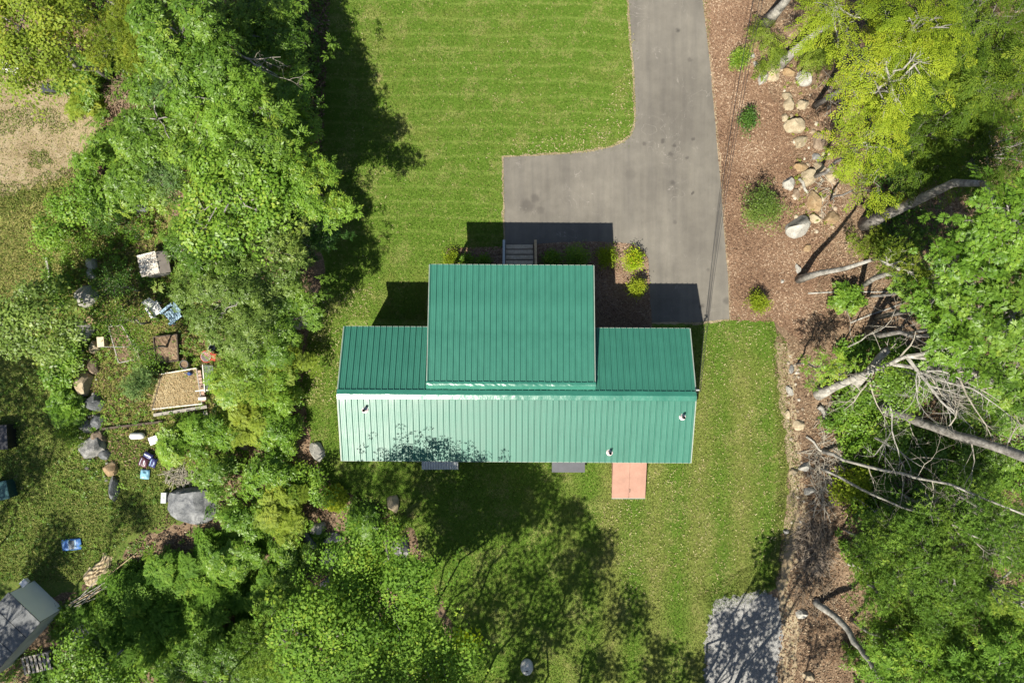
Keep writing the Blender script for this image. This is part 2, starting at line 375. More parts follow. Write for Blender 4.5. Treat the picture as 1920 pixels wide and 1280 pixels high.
bed2 = sheet('planting_bed', rough_poly([(838, 470), (944, 466), (944, 520), (838, 520)], 8, 2.5, 8), .019, BEDMULCH)
GRAV_P = [(1352, 1122), (1400, 1112), (1440, 1112), (1460, 1130), (1466, 1180), (1462, 1240), (1448, 1320), (1320, 1320), (1324, 1230), (1328, 1170), (1336, 1140)]
sheet('gravel_pad', rough_poly(GRAV_P, 7, 6, 10), .013, GRAVELM)
rimp = sheet('bare_soil_edge', rough_poly([(1455, 640), (1490, 660), (1492, 760), (1500, 860), (1515, 960), (1490, 1060), (1478, 1110), (1500, 1180), (1490, 1300), (1456, 1300), (1466, 1180), (1456, 1100), (1468, 1030), (1480, 900), (1470, 800), (1458, 720)], 10, 5, 11), .010, SOILE)

# ------------------------------------------------------------------ foliage templates (each: (verts (4L,3), tint offsets (L,)))
def leafquad(b, d, up, l, w, fold=.12):
    d = d / np.linalg.norm(d); s = np.cross(d, up); s /= max(np.linalg.norm(s), 1e-6); u = np.cross(s, d)
    return [b, b + d * l * .45 + s * w / 2 + u * w * fold, b + d * l - u * l * .10, b + d * l * .45 - s * w / 2 + u * w * fold]
UP = np.array([0, 0, 1.0])
def unit(a, e): return np.array([math.cos(a) * math.cos(e), math.sin(a) * math.cos(e), math.sin(e)])
def tpl_compound(rng, nl=6, L=.34, leaflets=3, ll=.135, lw=.052):
    q = []
    for k in range(nl):
        a = 2 * math.pi * k / nl + rng.uniform(-.35, .35); e = rng.uniform(-.35, .35); d = unit(a, e); Lk = L * rng.uniform(.75, 1.15)
        side = np.cross(d, UP); side /= np.linalg.norm(side)
        for j in range(leaflets):
            t = (j + 1.2) / (leaflets + .9); b = d * Lk * t * .8 - UP * .05 * t * t
            for sg in (-1, 1):
                q += leafquad(b, d * .75 + side * sg * .75 + UP * rng.uniform(-.35, .1), UP + .3 * rng.normal(size=3), ll * rng.uniform(.8, 1.15), lw)
        q += leafquad(d * Lk * .78 - UP * .04, d - UP * .25, UP + .2 * rng.normal(size=3), ll * 1.15, lw * 1.1)
    return np.array(q)
def tpl_broad(rng, n=13, R_=.26, l=.12, w=.085):
    q = []
    for k in range(n):
        a = k * 2.4 + rng.uniform(-.3, .3); rr = R_ * math.sqrt((k + .5) / n) ; e = rng.uniform(-.5, .25); d = unit(a, e)
        b = unit(a, 0) * rr * .75 + UP * (.10 * (1 - rr / R_) + rng.uniform(-.04, .04))
        q += leafquad(b, d, UP + .35 * rng.normal(size=3), l * rng.uniform(.75, 1.2), w * rng.uniform(.8, 1.1), .1)
    return np.array(q)
def tpl_star(rng, n=9, l=.19, w=.085):      # oak: whorl of long lobed leaves
    q = []
    for k in range(n):
        a = 2 * math.pi * k / n * 1.0 + rng.uniform(-.3, .3); e = rng.uniform(-.25, .45); d = unit(a, e); lk = l * rng.uniform(.75, 1.15)
        up = UP + .3 * rng.normal(size=3); side = np.cross(d, UP); side /= np.linalg.norm(side); b = d * .02
        q += leafquad(b, d, up, lk, w * .62)
        for t, sc in ((.42, .48), (.62, .42)):
            for sg in (-1, 1): q += leafquad(b + d * lk * t * .75, d * .7 + side * sg * .8, up, lk * sc, w * .33)
    return np.array(q)
def tpl_fan(rng, L=.62, nb=9):              # hemlock / beech spray: flat, layered
    q = []
    d = np.array([1.0, 0, 0])
    for j in range(nb):
        t = (j + .5) / nb; b = d * L * t - UP * .10 * t * t
        for sg in (-1, 1):
            bl = L * .42 * (1 - t * .75) * rng.uniform(.75, 1.15)
            dd = np.array([.62, sg * .8, rng.uniform(-.28, -.02)]); dd /= np.linalg.norm(dd); m = max(2, int(bl / .055))
            for i in range(m):
                tt = (i + .3) / m; p = b + dd * bl * tt
                q += leafquad(p, dd + np.array([.25, sg * rng.uniform(-.75, .75), rng.uniform(-.2, .2)]), UP + .25 * rng.normal(size=3), .075 * rng.uniform(.8, 1.2), .036)
    for i in range(3): q += leafquad(d * L * (.9 + .04 * i) - UP * .1, d + np.array([0, (i - 1) * .6, -.1]), UP, .07, .03)
    return np.array(q)
def tpl_needle(rng, tufts=5, n=13, l=.125, w=.009, R_=.2):   # quads degenerate to slim blades
    q = []
    for k in range(tufts):
        a = 2 * math.pi * k / tufts + rng.uniform(-.4, .4); c = unit(a, rng.uniform(-.1, .5)) * R_ * rng.uniform(.4, 1.1) if k else np.zeros(3) + UP * .1
        ax = unit(a, rng.uniform(.1, .8))
        for i in range(n):
            d = ax * .75 + rng.normal(size=3) * .55; q += leafquad(c, d, UP + .5 * rng.normal(size=3), l * rng.uniform(.75, 1.2), w * 1.6, 0)
    return np.array(q)
def tpl_small(rng, n=26, R_=.16, l=.055, w=.036):
    q = []
    for k in range(n):
        b = rng.normal(size=3) * R_ * .55; b[2] = abs(b[2]) * .7; d = b + rng.normal(size=3) * .1 + np.array([0, 0, .02])
        q += leafquad(b, d, UP + .6 * rng.normal(size=3), l * rng.uniform(.7, 1.3), w)
    return np.array(q)
def tpl_fern(rng, n=6, L=.48):
    q = []
    for k in range(n):
        a = 2 * math.pi * k / n + rng.uniform(-.4, .4); d = unit(a, rng.uniform(.25, .6)); Lk = L * rng.uniform(.7, 1.15)
        side = np.cross(d, UP); side /= np.linalg.norm(side)
        for j in range(7):
            t = (j + 1) / 8; b = d * Lk * t - UP * .32 * Lk * t * t * 1.3; pl = Lk * .38 * math.sin(math.pi * min(1, .25 + t * .72)) ** .8
            for sg in (-1, 1): q += leafquad(b, side * sg + d * .35 - UP * .15, UP + .15 * rng.normal(size=3), pl, Lk * .10, .05)
        q += leafquad(d * Lk * .85 - UP * .3 * Lk, d - UP * .5, UP, Lk * .2, Lk * .08)
    return np.array(q)
def tpl_weed(rng, n=8, l=.10, w=.05):
    q = []
    for k in range(n):
        a = k * 2.4; d = unit(a, rng.uniform(-.1, .8)); b = UP * rng.uniform(.0, .16) + d * .02
        q += leafquad(b, d, UP + .3 * rng.normal(size=3), l * rng.uniform(.6, 1.3), w * rng.uniform(.7, 1.2))
    return np.array(q)
_r0 = np.random.default_rng(5)
TPL = {'compound': [tpl_compound(_r0) for _ in range(5)], 'broad': [tpl_broad(_r0) for _ in range(5)], 'star': [tpl_star(_r0) for _ in range(5)],
       'fan': [tpl_fan(_r0) for _ in range(5)], 'needle': [tpl_needle(_r0) for _ in range(5)], 'small': [tpl_small(_r0) for _ in range(5)],
       'fern': [tpl_fern(_r0) for _ in range(5)], 'weed': [tpl_weed(_r0) for _ in range(6)]}
SPACING = {'compound': .37, 'broad': .25, 'star': .24, 'fan': .30, 'needle': .25, 'small': .20, 'fern': .34, 'weed': .2}

def place_sprays(rng, tips, axes, kind, scale=1.0, tint0=.5, tvar=.15, radial=None):
    """instance templates on tips (n,3) with local z along axes (n,3): returns verts, tints"""
    n = len(tips); z = axes / np.linalg.norm(axes, axis=1, keepdims=True)
    if radial is None:
        a = rng.normal(size=(n, 3))
    else: a = radial + .35 * rng.normal(size=(n, 3))
    x = a - z * (a * z).sum(1, keepdims=True); x /= np.maximum(np.linalg.norm(x, axis=1, keepdims=True), 1e-6); y = np.cross(z, x)
    Rm = np.stack([x, y, z], axis=2); sc = scale * rng.uniform(.78, 1.2, n)
    which = rng.integers(0, len(TPL[kind]), n); V, T = [], []
    tt = tint0 + tvar * rng.normal(size=n) + .16 * np.sin(tips[:, 0] * 1.9 + 1.3 * np.sin(tips[:, 1] * 1.4)) * np.sin(tips[:, 1] * 2.2 + tips[:, 2] * 1.5 + .8 * tips[:, 0])
    for w, t in enumerate(TPL[kind]):
        k = np.where(which == w)[0]
        if len(k) == 0: continue
        v = np.einsum('nij,vj->nvi', Rm[k] * sc[k][:, None, None], t) + tips[k][:, None, :]
        V.append(v.reshape(-1, 3)); L = len(t) // 4
        T.append((tt[k][:, None] + .10 * rng.normal(size=(len(k), L))).ravel())
    return np.concatenate(V), np.concatenate(T)

NTRI = [0]
def crown_points(rng, c, r, rz, spacing, nl, interior=.25, gap=.0, flat_=False, spread=.86):
    """lobes round c; returns tips, outward axes, lobe centres"""
    lobes = []; ph = rng.uniform(0, 6.28, 3)
    for i in range(nl):
        for _ in range(30):
            a = rng.uniform(0, 2 * math.pi); d = r * spread * math.sqrt(rng.uniform(0, 1)) * (.86 + .2 * math.sin(2 * a + ph[0]) + .16 * math.sin(3 * a + ph[1]) + .1 * math.sin(5 * a + ph[2]))
            h = rz * (math.sqrt(max(0, 1 - (d / r) ** 2)) * rng.uniform(-.1, .85) - .15)
            if flat_: h = rz * rng.uniform(-.7, 1.0) * (1.1 - d / r)
            lc = np.array([d * math.cos(a), d * math.sin(a), h])
            if all(np.linalg.norm((lc - q)[:2]) > r * .22 for q, _ in lobes): break
        lobes.append((lc, r * rng.uniform(.15, .36) * (1 if spread > .6 else 1.55)))
    tips, axes = [], []
    for lc, lr in lobes:
        m = max(10 if spread < .86 else 2, int(2 * math.pi * lr * lr * 1.3 / spacing ** 2))
        u = rng.normal(size=(m, 3)); u /= np.linalg.norm(u, axis=1, keepdims=True); u[:, 2] = np.abs(u[:, 2]) - .28
        if flat_: u[:, 2] *= .3
        rr = lr * rng.uniform(.70, 1.15, m); rr = np.where(rng.uniform(size=m) < interior, rr * .6, rr)
        out = lc * np.array([1, 1, 0]) / r
        shoot = rng.uniform(size=m) < .24
        p = lc + u * rr[:, None] * np.array([1, 1, .8 * min(1.3, rz / r + .35)])
        p[shoot] += (u[shoot] * np.array([1, 1, .4]) + out * .8) * lr * rng.uniform(.2, 1.1, (shoot.sum(), 1))
        keep = np.ones(m, bool)
        for qc, qr in lobes:
            if qc is lc: continue
            keep &= ~((np.linalg.norm((p - qc) / np.array([1, 1, .85]), axis=1) < qr * .62))
        if flat_: keep[:] = True
        tips.append(p[keep]); axes.append(u[keep] * .65 + np.array([0, 0, .85]))
    tips = np.concatenate(tips); axes = np.concatenate(axes)
    return tips + c, axes, [(lc + c, lr) for lc, lr in lobes]

def limb(mb, rng, a, b, ra, rb, n=5, seg=4, wob=.08):
    a = np.array(a); b = np.array(b); L = np.linalg.norm(b - a); pts = []
    for i in range(seg + 1):
        t = i / seg; p = a + (b - a) * t
        if 0 < i < seg: p = p + rng.normal(size=3) * wob * L * .5
        p = p + np.array([0, 0, .10 * L * math.sin(math.pi * t)]); pts.append(p)
    mb.tube(pts, [ra + (rb - ra) * i / seg for i in range(seg + 1)], n, True); return pts

def tree(name, label, group, ax, ay, rpx, z, kind, mat, squash=.5, base=None, seed=0, bark=None, tr=None, scale=1.0, tint=.5, nl=None, dens=1.0, twigs=.25, path=None, world=None, cat='tree', gap=0):
    rng = np.random.default_rng(seed * 7919 + 13)
    if world is not None: c = np.array(world[:3], float); r = world[3]
    else: c = np.array(P(ax, ay, z)); r = rpx * (H - z) / F
    rz = r * squash
    if path is not None: base_w = np.array(P(*path[0]))
    elif base is not None: base_w = np.array(P(base[0], base[1], 0))
    else: base_w = np.array([c[0] + rng.uniform(-.15, .15) * r, c[1] + rng.uniform(-.15, .15) * r, 0])
    root = thing(name, label, cat, tuple(base_w), group)
    nl = nl or int(9 + r * 6); scale *= rng.uniform(.88, 1.18)
    sp = SPACING[kind] * scale / math.sqrt(dens)
    tips, axes, lobes = crown_points(rng, c, r, rz, sp, nl, flat_=(kind == 'fan'))
    tips[:, 2] = np.maximum(tips[:, 2], .12)
    radial = None
    if kind == 'fan':
        radial = (tips - c) * np.array([1, 1, 0]) + 1e-3; axes = axes * np.array([.35, .35, 1])
    V, T = place_sprays(rng, tips, axes, kind, scale, tint, .16, radial)
    off = base_w
    me = np_mesh('crown', V - off, 4, mat, T); NTRI[0] += len(V) // 2
    link('crown', me, root)
    mb = MB(); tr = tr or min(.12, max(.05, .022 * c[2] * (.6 + r * .18)))
    top = c + np.array([0, 0, rz * (.15 if kind != 'fan' else -.25)])
    if path is not None:
        pts = [np.array(P(*q)) for q in path]; m = len(pts)
        mb.tube([tuple(p) for p in pts], [tr * (1.0 - .62 * i / (m - 1)) * (1.25 if i == 0 else 1) for i in range(m)], 9)
        fork = pts[-1]; mid_ = (fork + top) / 2; pts = [fork, mid_, top]; mb.tube([tuple(fork), tuple((fork + top) / 2 + rng.normal(size=3) * .1), tuple(top)], [tr * .38, tr * .28, tr * .1], 6)
    else:
        pts = limb(mb, rng, base_w, top, tr, tr * .3, 8, 6, .05); fork = None
    for lc, lr in lobes:
        src = pts[min(len(pts) - 1, int(len(pts) * rng.uniform(.4 if path else .5, .95)))]
        lp = limb(mb, rng, src, lc, min(.05, tr * .30), min(.018, tr * .10), 5, 4, .10)
        k = np.where(np.linalg.norm(tips - lc, axis=1) < lr * 1.3)[0]; rng.shuffle(k)
        for i in k[:max(2, int(len(k) * twigs))][:9]:
            limb(mb, rng, lp[-2], tips[i], min(.014, tr * .10), .005, 3, 2, .05)
    part('trunk', mb, bark or BARK, root, True)
    return root

def bush(name, label, group, px, py, rpx, h, kind, mat, seed=0, scale=1.0, tint=.5, dens=1.0, squash=None, cat='shrub', z0=0.0, nl=None, stretch=(1, 1), bark=None):
    """low plant with its foliage from near the ground up to h"""
    rng = np.random.default_rng(seed * 104729 + 7)
    zc = h * .45; c = np.array(P(px, py, zc)); r = rpx * (H - zc) / F; base_w = np.array([c[0], c[1], z0])
    root = thing(name, label, cat, tuple(base_w), group)
    tips, axes, lobes = crown_points(rng, c, r, h * .62, SPACING[kind] * scale / math.sqrt(dens), nl or int((4 if cat != 'shrub' or r > .9 else 8) + r * 4), .35, spread=.5 if name == 'planted_shrub' else .8)
    tips[:, 0] = c[0] + (tips[:, 0] - c[0]) * stretch[0]; tips[:, 1] = c[1] + (tips[:, 1] - c[1]) * stretch[1]
    tips[:, 2] = np.clip(tips[:, 2], .06, h)
    radial = ((tips - c) * np.array([1, 1, 0]) + 1e-3) if kind == 'fan' else None
    V, T = place_sprays(rng, tips, axes, kind, scale, tint, .16, radial); V[:, 2] = np.maximum(V[:, 2], .025)
    link('foliage', np_mesh('foliage', V - base_w, 4, mat, T), root); NTRI[0] += len(V) // 2
    mb = MB()
    for lc, lr in lobes:
        q = lc.copy(); q[0] = c[0] + (q[0] - c[0]) * stretch[0]; q[1] = c[1] + (q[1] - c[1]) * stretch[1]
        limb(mb, rng, base_w, q, .02, .006, 4, 3, .08)
        k = np.where(np.linalg.norm(tips - q, axis=1) < lr * 1.2)[0][:4]
        for i in k: limb(mb, rng, q, tips[i], .007, .003, 3, 1, .0)
    part('stem', mb, bark or BARKB, root); return root

# ------------------------------------------------------------------ the house
exec_house = True
hr = thing('house', 'long house with green ribbed metal roofs between driveway and back lawn', 'house', (0.186, 0, 0))
hr.rotation_euler = (0, 0, RAD(-.35)); hr['_o'] = (0, 0, 0)
XE = 6.68; yN, zN = .536, 3.10; yR, zR = -1.988, 4.05; yS, zS = -4.597, 3.35
DX0, DX1 = -3.34, 2.907; yD, zD = 2.91, 3.45; yT, zT = -1.627, 4.10
def slope_slab(mb, x0, x1, a, b, th):
    (ya, za), (yb, zb) = a, b
    vs = [(x0, ya, za), (x1, ya, za), (x1, yb, zb), (x0, yb, zb), (x0, ya, za - th), (x1, ya, za - th), (x1, yb, zb - th), (x0, yb, zb - th)]
    mb.add(vs, [(0, 1, 2, 3), (7, 6, 5, 4), (0, 4, 5, 1), (1, 5, 6, 2), (2, 6, 7, 3), (3, 7, 4, 0)])
# walls
mb = MB(); sec = [(-4.33, 0), (.30, 0), (.30, 3.05), (yR, 3.90), (-4.33, 3.27)]; n = len(sec)
mb.add([(x, y, z) for x in (-6.45, 6.45) for y, z in sec], [tuple(range(n)), tuple(range(2 * n - 1, n - 1, -1))] + [(i, i + n, (i + 1) % n + n, (i + 1) % n) for i in range(n)])
part('wall', mb, SIDING, hr)
mb = MB(); sec = [(-1.55, 2.9), (.302, 2.9), (.302, .02), (1.5, .02), (1.5, 3.50), (-1.55, 3.94)]; n = len(sec)
mb.add([(x, y, z) for x in (-3.10, 2.66) for y, z in sec], [tuple(range(n))[::-1], tuple(range(n, 2 * n))] + [(i, (i + 1) % n, (i + 1) % n + n, i + n) for i in range(n)])
part('wall', mb, SIDING, hr)
PROF = [(0, 0), (.020, .046), (.040, .046), (.066, 0), (.088, 0), (.094, .010), (.116, .010), (.125, 0), (.150, 0), (.159, .010), (.181, .010), (.190, 0)]
def panels(parent, x0, x1, a, b, cache={}):
    """36-inch ribbed sheets laid side by side, each its own part"""
    (ya, za), (yb, zb) = a, b; L = math.hypot(yb - ya, zb - za); nrm = Vector((0, -(zb - za), yb - ya)) / L
    if nrm.z < 0: nrm = -nrm
    x = x0
    while x < x1 - .02:
        w = min(.9144, x1 - x); key = (round(w, 3), ya, za, yb, zb)
        if key not in cache:
            xs = []
            for k in range(5):
                for dx, dn in PROF:
                    xx = k * .2286 + dx
                    if xx < w - .0015: xs.append((xx, dn))
            xs.append((w - .0015, 0))
            vs = []
            for (y, z) in ((ya, za), (yb, zb)):
                for xx, dn in xs: vs.append((xx, y + nrm.y * (dn + .006), z + nrm.z * (dn + .006)))
            m = len(xs); mm = MB()
            up = (zb - za) * 0 + (yb - ya) > 0
            mm.add(vs, [(i, i + 1, i + 1 + m, i + m) if up else (i, i + m, i + 1 + m, i + 1) for i in range(m - 1)])
            cache[key] = mm.mesh('roof_panel', GREEN)
        link('roof_panel', cache[key], parent, (x, 0, 0)); x += .9144
mb = MB(); slope_slab(mb, -XE + .01, XE - .01, (yS + .01, zS), (yR, zR), .10); slope_slab(mb, -XE + .01, XE - .01, (yN - .01, zN), (yR, zR), .10)
roof = part('roof', mb, DECK, hr); roof['_o'] = (0, 0, 0)
panels(roof, -XE, XE, (yS, zS), (yR, zR)); 
slp = (zR - zN) / (yR - yN); zat = lambda y: zN + (y - yN) * slp
yq = -1.60
panels(roof, -XE, DX0 + .10, (yN, zN), (yR, zR)); panels(roof, DX1 - .30, XE, (yN, zN), (yR, zR))
panels(roof, DX0 + .10, DX1 - .30, (yq, zat(yq)), (yR, zR))
def strip(mb, x0, x1, pts, nx=1, wob=0.0, seed=0):
    r = random.Random(seed); m = len(pts); vs = []; 
    for i in range(nx + 1):
        for (y, z) in pts: vs.append((x0 + (x1 - x0) * i / nx, y + r.uniform(-wob, wob), z + r.uniform(-wob, wob)))
    mb.add(vs, [(i * m + j, (i + 1) * m + j, (i + 1) * m + j + 1, i * m + j + 1) for i in range(nx) for j in range(m - 1)])
sS = (zR - zS) / (yR - yS)
mb = MB(); strip(mb, -XE - .02, XE + .02, [(yR - .195, zR - .195 * sS + .044), (yR - .185, zR - .185 * sS + .058), (yR - .02, zR + .050), (yR, zR + .060), (yR + .02, zR + .050), (yR + .165, zR + .165 * slp + .058), (yR + .175, zR + .175 * slp + .044)], 58, .0022, 3)
part('ridge_cap', mb, GREENW, roof)
# rake and eave trims
for x in (-XE - .012, XE + .012):
    for (yy, zz_) in ((yS, zS), (yN, zN)):
        mb = MB(); mb.bar((x, yy, zz_), (x, yR, zR), .035, .07); part('rake_trim', mb, TRIM, roof)
for (a, b, y, z) in ((-XE, XE, yS - .012, zS), (-XE, DX0, yN + .012, zN), (DX1, XE, yN + .012, zN)):
    mb = MB(); mb.bar((a, y, z - .05), (b, y, z - .05), .02, .10); part('eave_trim', mb, TRIM, roof)
# dormer / porch shed roof
mb = MB(); slope_slab(mb, DX0 + .01, DX1 - .01, (yD - .01, zD), (yT, zT), .10); dr = part('shed_roof', mb, DECK, hr); dr['_o'] = (0, 0, 0)
panels(dr, DX0, DX1, (yD, zD), (yT, zT)); sD = (zT - zD) / (yT - yD)
mb = MB(); strip(mb, DX0 - .03, DX1 + .03, [(yT + .13, zT + .13 * sD + .056), (yT + .05, zT + .05 * sD + .064), (yT - .02, zT + .050), (yT - .12, zat(yT - .12) + .10), (yT - .16, zat(yT - .16) + .055)], 46, .006, 7)
part('flashing', mb, GREENW, dr)
for x in (DX0 - .012, DX1 + .012): mb = MB(); mb.bar((x, yD, zD), (x, yT, zT), .025, .07); part('edge_trim', mb, TRIM, dr)
mb = MB(); mb.bar((DX0, yD + .012, zD - .05), (DX1, yD + .012, zD - .05), .02, .10); part('edge_trim', mb, TRIM, dr)
# roof vents: boot + pipe
PINKISH = flat('vent_boot', (.62, .50, .50), .5, .4); PIPE = flat('vent_pipe', (.05, .05, .055), .4, .5)
for (px, py) in ((687, 769), (1146, 849), (1279, 779)):
    w = P(px, py, 3.75); lx, ly = w.x - .186, w.y; lz = zR + (ly - yR) * sS
    mb = MB(); mb.lathe([(.125, .012), (.125, .035), (.095, .05), (.062, .10), (.062, .12)], (lx, ly, lz), 18)
    vb = part('vent_boot', mb, PINKISH, hr); vb['_o'] = (0, 0, 0)
    mb = MB(); mb.lathe([(.05, 0), (.05, .30), (.042, .305), (.04, .12)], (lx, ly, lz), 16); part('pipe', mb, PIPE, vb)
# service mast at the east gable
w = P(1309, 728, 4.3); MX, MY = w.x - .186 + .0, w.y
mb = MB(); mb.tube([(MX, MY, .9), (MX, MY, 4.45), (MX - .03, MY, 4.55), (MX - .12, MY, 4.52)], .03, 10); sm = part('service_mast', mb, flat('galvanised', (.30, .31, .32), .45, .5, .6), hr); sm['_o'] = (0, 0, 0)
mb = MB(); mb.tube([(MX + .10 * math.cos(a), MY - .05 + .07 * math.sin(a), 4.35 + .04 * math.sin(2 * a)) for a in np.linspace(0, 6.2, 14)], .012, 6); part('cable_loop', mb, BLACK, sm)
# windows and door
def window(x, y, z, w, h, face):
    mb = MB(); d = .05
    for (cx, cz, ww, hh) in ((0, h / 2, w + .12, .06), (0, -h / 2, w + .12, .06), (-w / 2 - .03, 0, .06, h - .06), (w / 2 + .03, 0, .06, h - .06), (0, 0, w, .035)):
        if face in 'ns': mb.box((x + cx, y, z + cz), (ww, d, hh))
        else: mb.box((x, y + cx, z + cz), (d, ww, hh))
    f = part('window', mb, WHITE, hr); f['_o'] = (0, 0, 0); mb = MB()
    mb.box((x, y, z), (w, .02, h) if face in 'ns' else (.02, w, h)); part('pane', mb, GLASS, f)
for x in (-5.2, 4.2, 5.6): window(x, .32, 1.9, .8, 1.1, 'n')
for x in (-5, -2.4, .6, 3.2): window(x, -4.35, 1.9, .8, 1.1, 's')
for y in (-3.2, -.9): window(-6.47, y, 1.9, .8, 1.1, 'w'); window(6.47, y, 1.9, .8, 1.1, 'e')
for x in (-2.0, 1.8): window(x, 1.52, 2.0, .8, 1.1, 'n')
mb = MB(); mb.box((.1, 1.53, 1.80), (.92, .05, 2.05)); dd = part('front_door', mb, flat('door_red', (.20, .035, .03), .5), hr); dd['_o'] = (0, 0, 0)
mb = MB(); mb.tube([(.46, 1.56, 1.75), (.46, 1.62, 1.75)], .03, 8); part('handle', mb, PIPE, dd)
# porch: deck boards, posts, railing
dk = None
mb = MB(); mb.box((-.22, 2.06, .62), (5.7, 1.1, .14)); dk = part('porch_deck', mb, DARKWOOD, hr); dk['_o'] = (0, 0, 0)
for i in range(8):
    mb = MB(); mb.box((-.22, 1.575 + i * .142, .71), (5.76, .132, .03)); part('plank', mb, GREYWOOD, dk)
for x in (-3.02, -.72, .98, 2.58):
    mb = MB(); mb.box((x, 2.58, 1.98), (.11, .11, 2.5)); mb.box((x, 2.58, .28), (.11, .11, .55)); part('porch_post', mb, TANWOOD, hr)
for (a, b) in ((-3.02, -.72), (.98, 2.58)):
    mb = MB(); mb.box(((a + b) / 2, 2.58, 1.62), (b - a - .11, .07, .05)); mb.box(((a + b) / 2, 2.58, .86), (b - a - .11, .05, .05))
    k = int((b - a) / .16)
    for i in range(1, k): mb.box((a + (b - a) * i / k, 2.58, 1.24), (.03, .03, .71))
    part('porch_railing', mb, TANWOOD, hr)

STEPW = simple('step_boards', (.40, .33, .24), (.58, .50, .39), 7, .85, .15, .4, dist=1.5)
st = thing('wooden_steps', 'grey wooden steps with two handrails leading down from the porch to the driveway', 'steps', tuple(P(974, 478)))
sx = P(974, 478).x
for i in range(6):
    y = 4.07 - i * .235; z = .12 + i * .105
    mb = MB(); mb.box((sx, y, z), (1.17, .178, .035)); part('tread', mb, STEPW, st)
for s_, m_ in ((-1, flat('painted_rail', (.30, .34, .37), .6)), (1, TANWOOD)):
    x = sx + s_ * .66
    mb = MB(); mb.bar((x, 4.25, .86), (x, 2.68, 1.62), .10, .045); mb.bar((x, 4.15, .0), (x, 4.15, .88), .09, .09); mb.bar((x, 2.72, .0), (x, 2.72, 1.58), .09, .09)
    for k in range(1, 6):
        t = k / 6; mb.bar((x, 4.15 - 1.43 * t, .12 + .6 * t), (x, 4.15 - 1.43 * t, .88 + .70 * t), .035, .035)
    part('handrail', mb, m_, st)
    mb = MB(); mb.bar((x - s_ * .05, 4.22, .06), (x - s_ * .05, 2.70, .64), .04, .18); part('stringer', mb, DARKWOOD, st)

# cellar bulkhead
SALMON = flat('salmon_paint', (.32, .180, .135), .6, .2, 0, .10, 2.5)
bk = thing('cellar_bulkhead', 'salmon painted steel cellar doors sloping out from the back wall', 'cellar door', tuple(P(1180, 905)))
bx0, bx1 = P(1148, 900, .4).x, P(1211, 900, .4).x; by0, by1 = -4.33, P(1180, 933, .2).y; xm = (bx0 + bx1) / 2 + .01
mb = MB(); zz = lambda y: .24 + (y - by1) / (by0 - by1) * .55
mb.add([(bx0 + .03, by0, 0), (bx1 - .03, by0, 0), (bx1 - .03, by1 + .03, 0), (bx0 + .03, by1 + .03, 0), (bx0 + .03, by0, zz(by0) - .03), (bx1 - .03, by0, zz(by0) - .03), (bx1 - .03, by1 + .03, zz(by1) - .03), (bx0 + .03, by1 + .03, zz(by1) - .03)],
       [(0, 1, 2, 3), (4, 7, 6, 5), (0, 4, 5, 1), (1, 5, 6, 2), (2, 6, 7, 3), (3, 7, 4, 0)])
part('frame', mb, SALMON, bk)
for a, b in ((bx0, xm - .008), (xm + .008, bx1)):
    mb = MB(); vs = [(a, by0, zz(by0)), (b, by0, zz(by0)), (b, by1, zz(by1)), (a, by1, zz(by1))]
    mb.add([(x, y, z - .028) for x, y, z in vs] + vs, [(0, 1, 2, 3), (7, 6, 5, 4), (0, 4, 5, 1), (1, 5, 6, 2), (2, 6, 7, 3), (3, 7, 4, 0)])
    part('door_leaf', mb, SALMON, bk)
mb = MB(); hy = by1 + .33; mb.tube([(xm + .03, hy - .06, zz(hy) + .01), (xm + .03, hy - .03, zz(hy) + .05), (xm + .03, hy + .05, zz(hy) + .06), (xm + .03, hy + .08, zz(hy) + .01)], .012, 6); part('handle', mb, BLACK, bk)
mb = MB(); mb.box(((bx0 + bx1) / 2, by1 - .015, zz(by1) - .012), (bx1 - bx0, .03, .03)); part('lip', mb, TRIM, bk)

# corrugated cover and dark cover under the back eave
GALV = flat('galvanised_sheet', (.45, .46, .46), .4, .5, .3)
x0, x1 = P(791, 870, .5).x, P(859, 870, .5).x; y1 = P(820, 880, .5).y
cv = thing('corrugated_window_cover', 'pale corrugated sheet over the window well, dappled by tree shadow', 'window cover', ((x0 + x1) / 2, y1 + .3, 0))
mb = MB(); m = 56; vs = []
for y, z in ((-4.33, .62), (y1, .48)):
    for i in range(m + 1): vs.append((x0 + (x1 - x0) * i / m, y, z + .022 * math.cos(i * 2 * math.pi / 4)))
mb.add(vs, [(i, i + m + 1, i + m + 2, i + 1) for i in range(m)]); part('corrugated_sheet', mb, GALV, cv)
mb = MB()
for x in (x0 + .05, (x0 + x1) / 2, x1 - .05): mb.bar((x, -4.34, .56), (x, y1 + .03, .42), .05, .05); mb.bar((x, y1 + .05, 0), (x, y1 + .05, .40), .05, .05)
part('frame', mb, GREYWOOD, cv)
x0, x1 = P(1035, 870, .5).x, P(1097, 870, .5).x; y1 = P(1060, 885, .4).y
cv = thing('dark_window_cover', 'flat charcoal window well cover beside the cellar doors', 'window cover', ((x0 + x1) / 2, y1 + .3, 0))
mb = MB(); mb.bar(((x0 + x1) / 2, -4.34, .50), ((x0 + x1) / 2, y1, .40), x1 - x0, .035); part('lid', mb, flat('charcoal_sheet', (.055, .057, .07), .5, .4), cv)
mb = MB(); mb.box(((x0 + x1) / 2, -4.62, .18), (x1 - x0 - .1, .56, .36)); part('well', mb, GREYWOOD, cv)

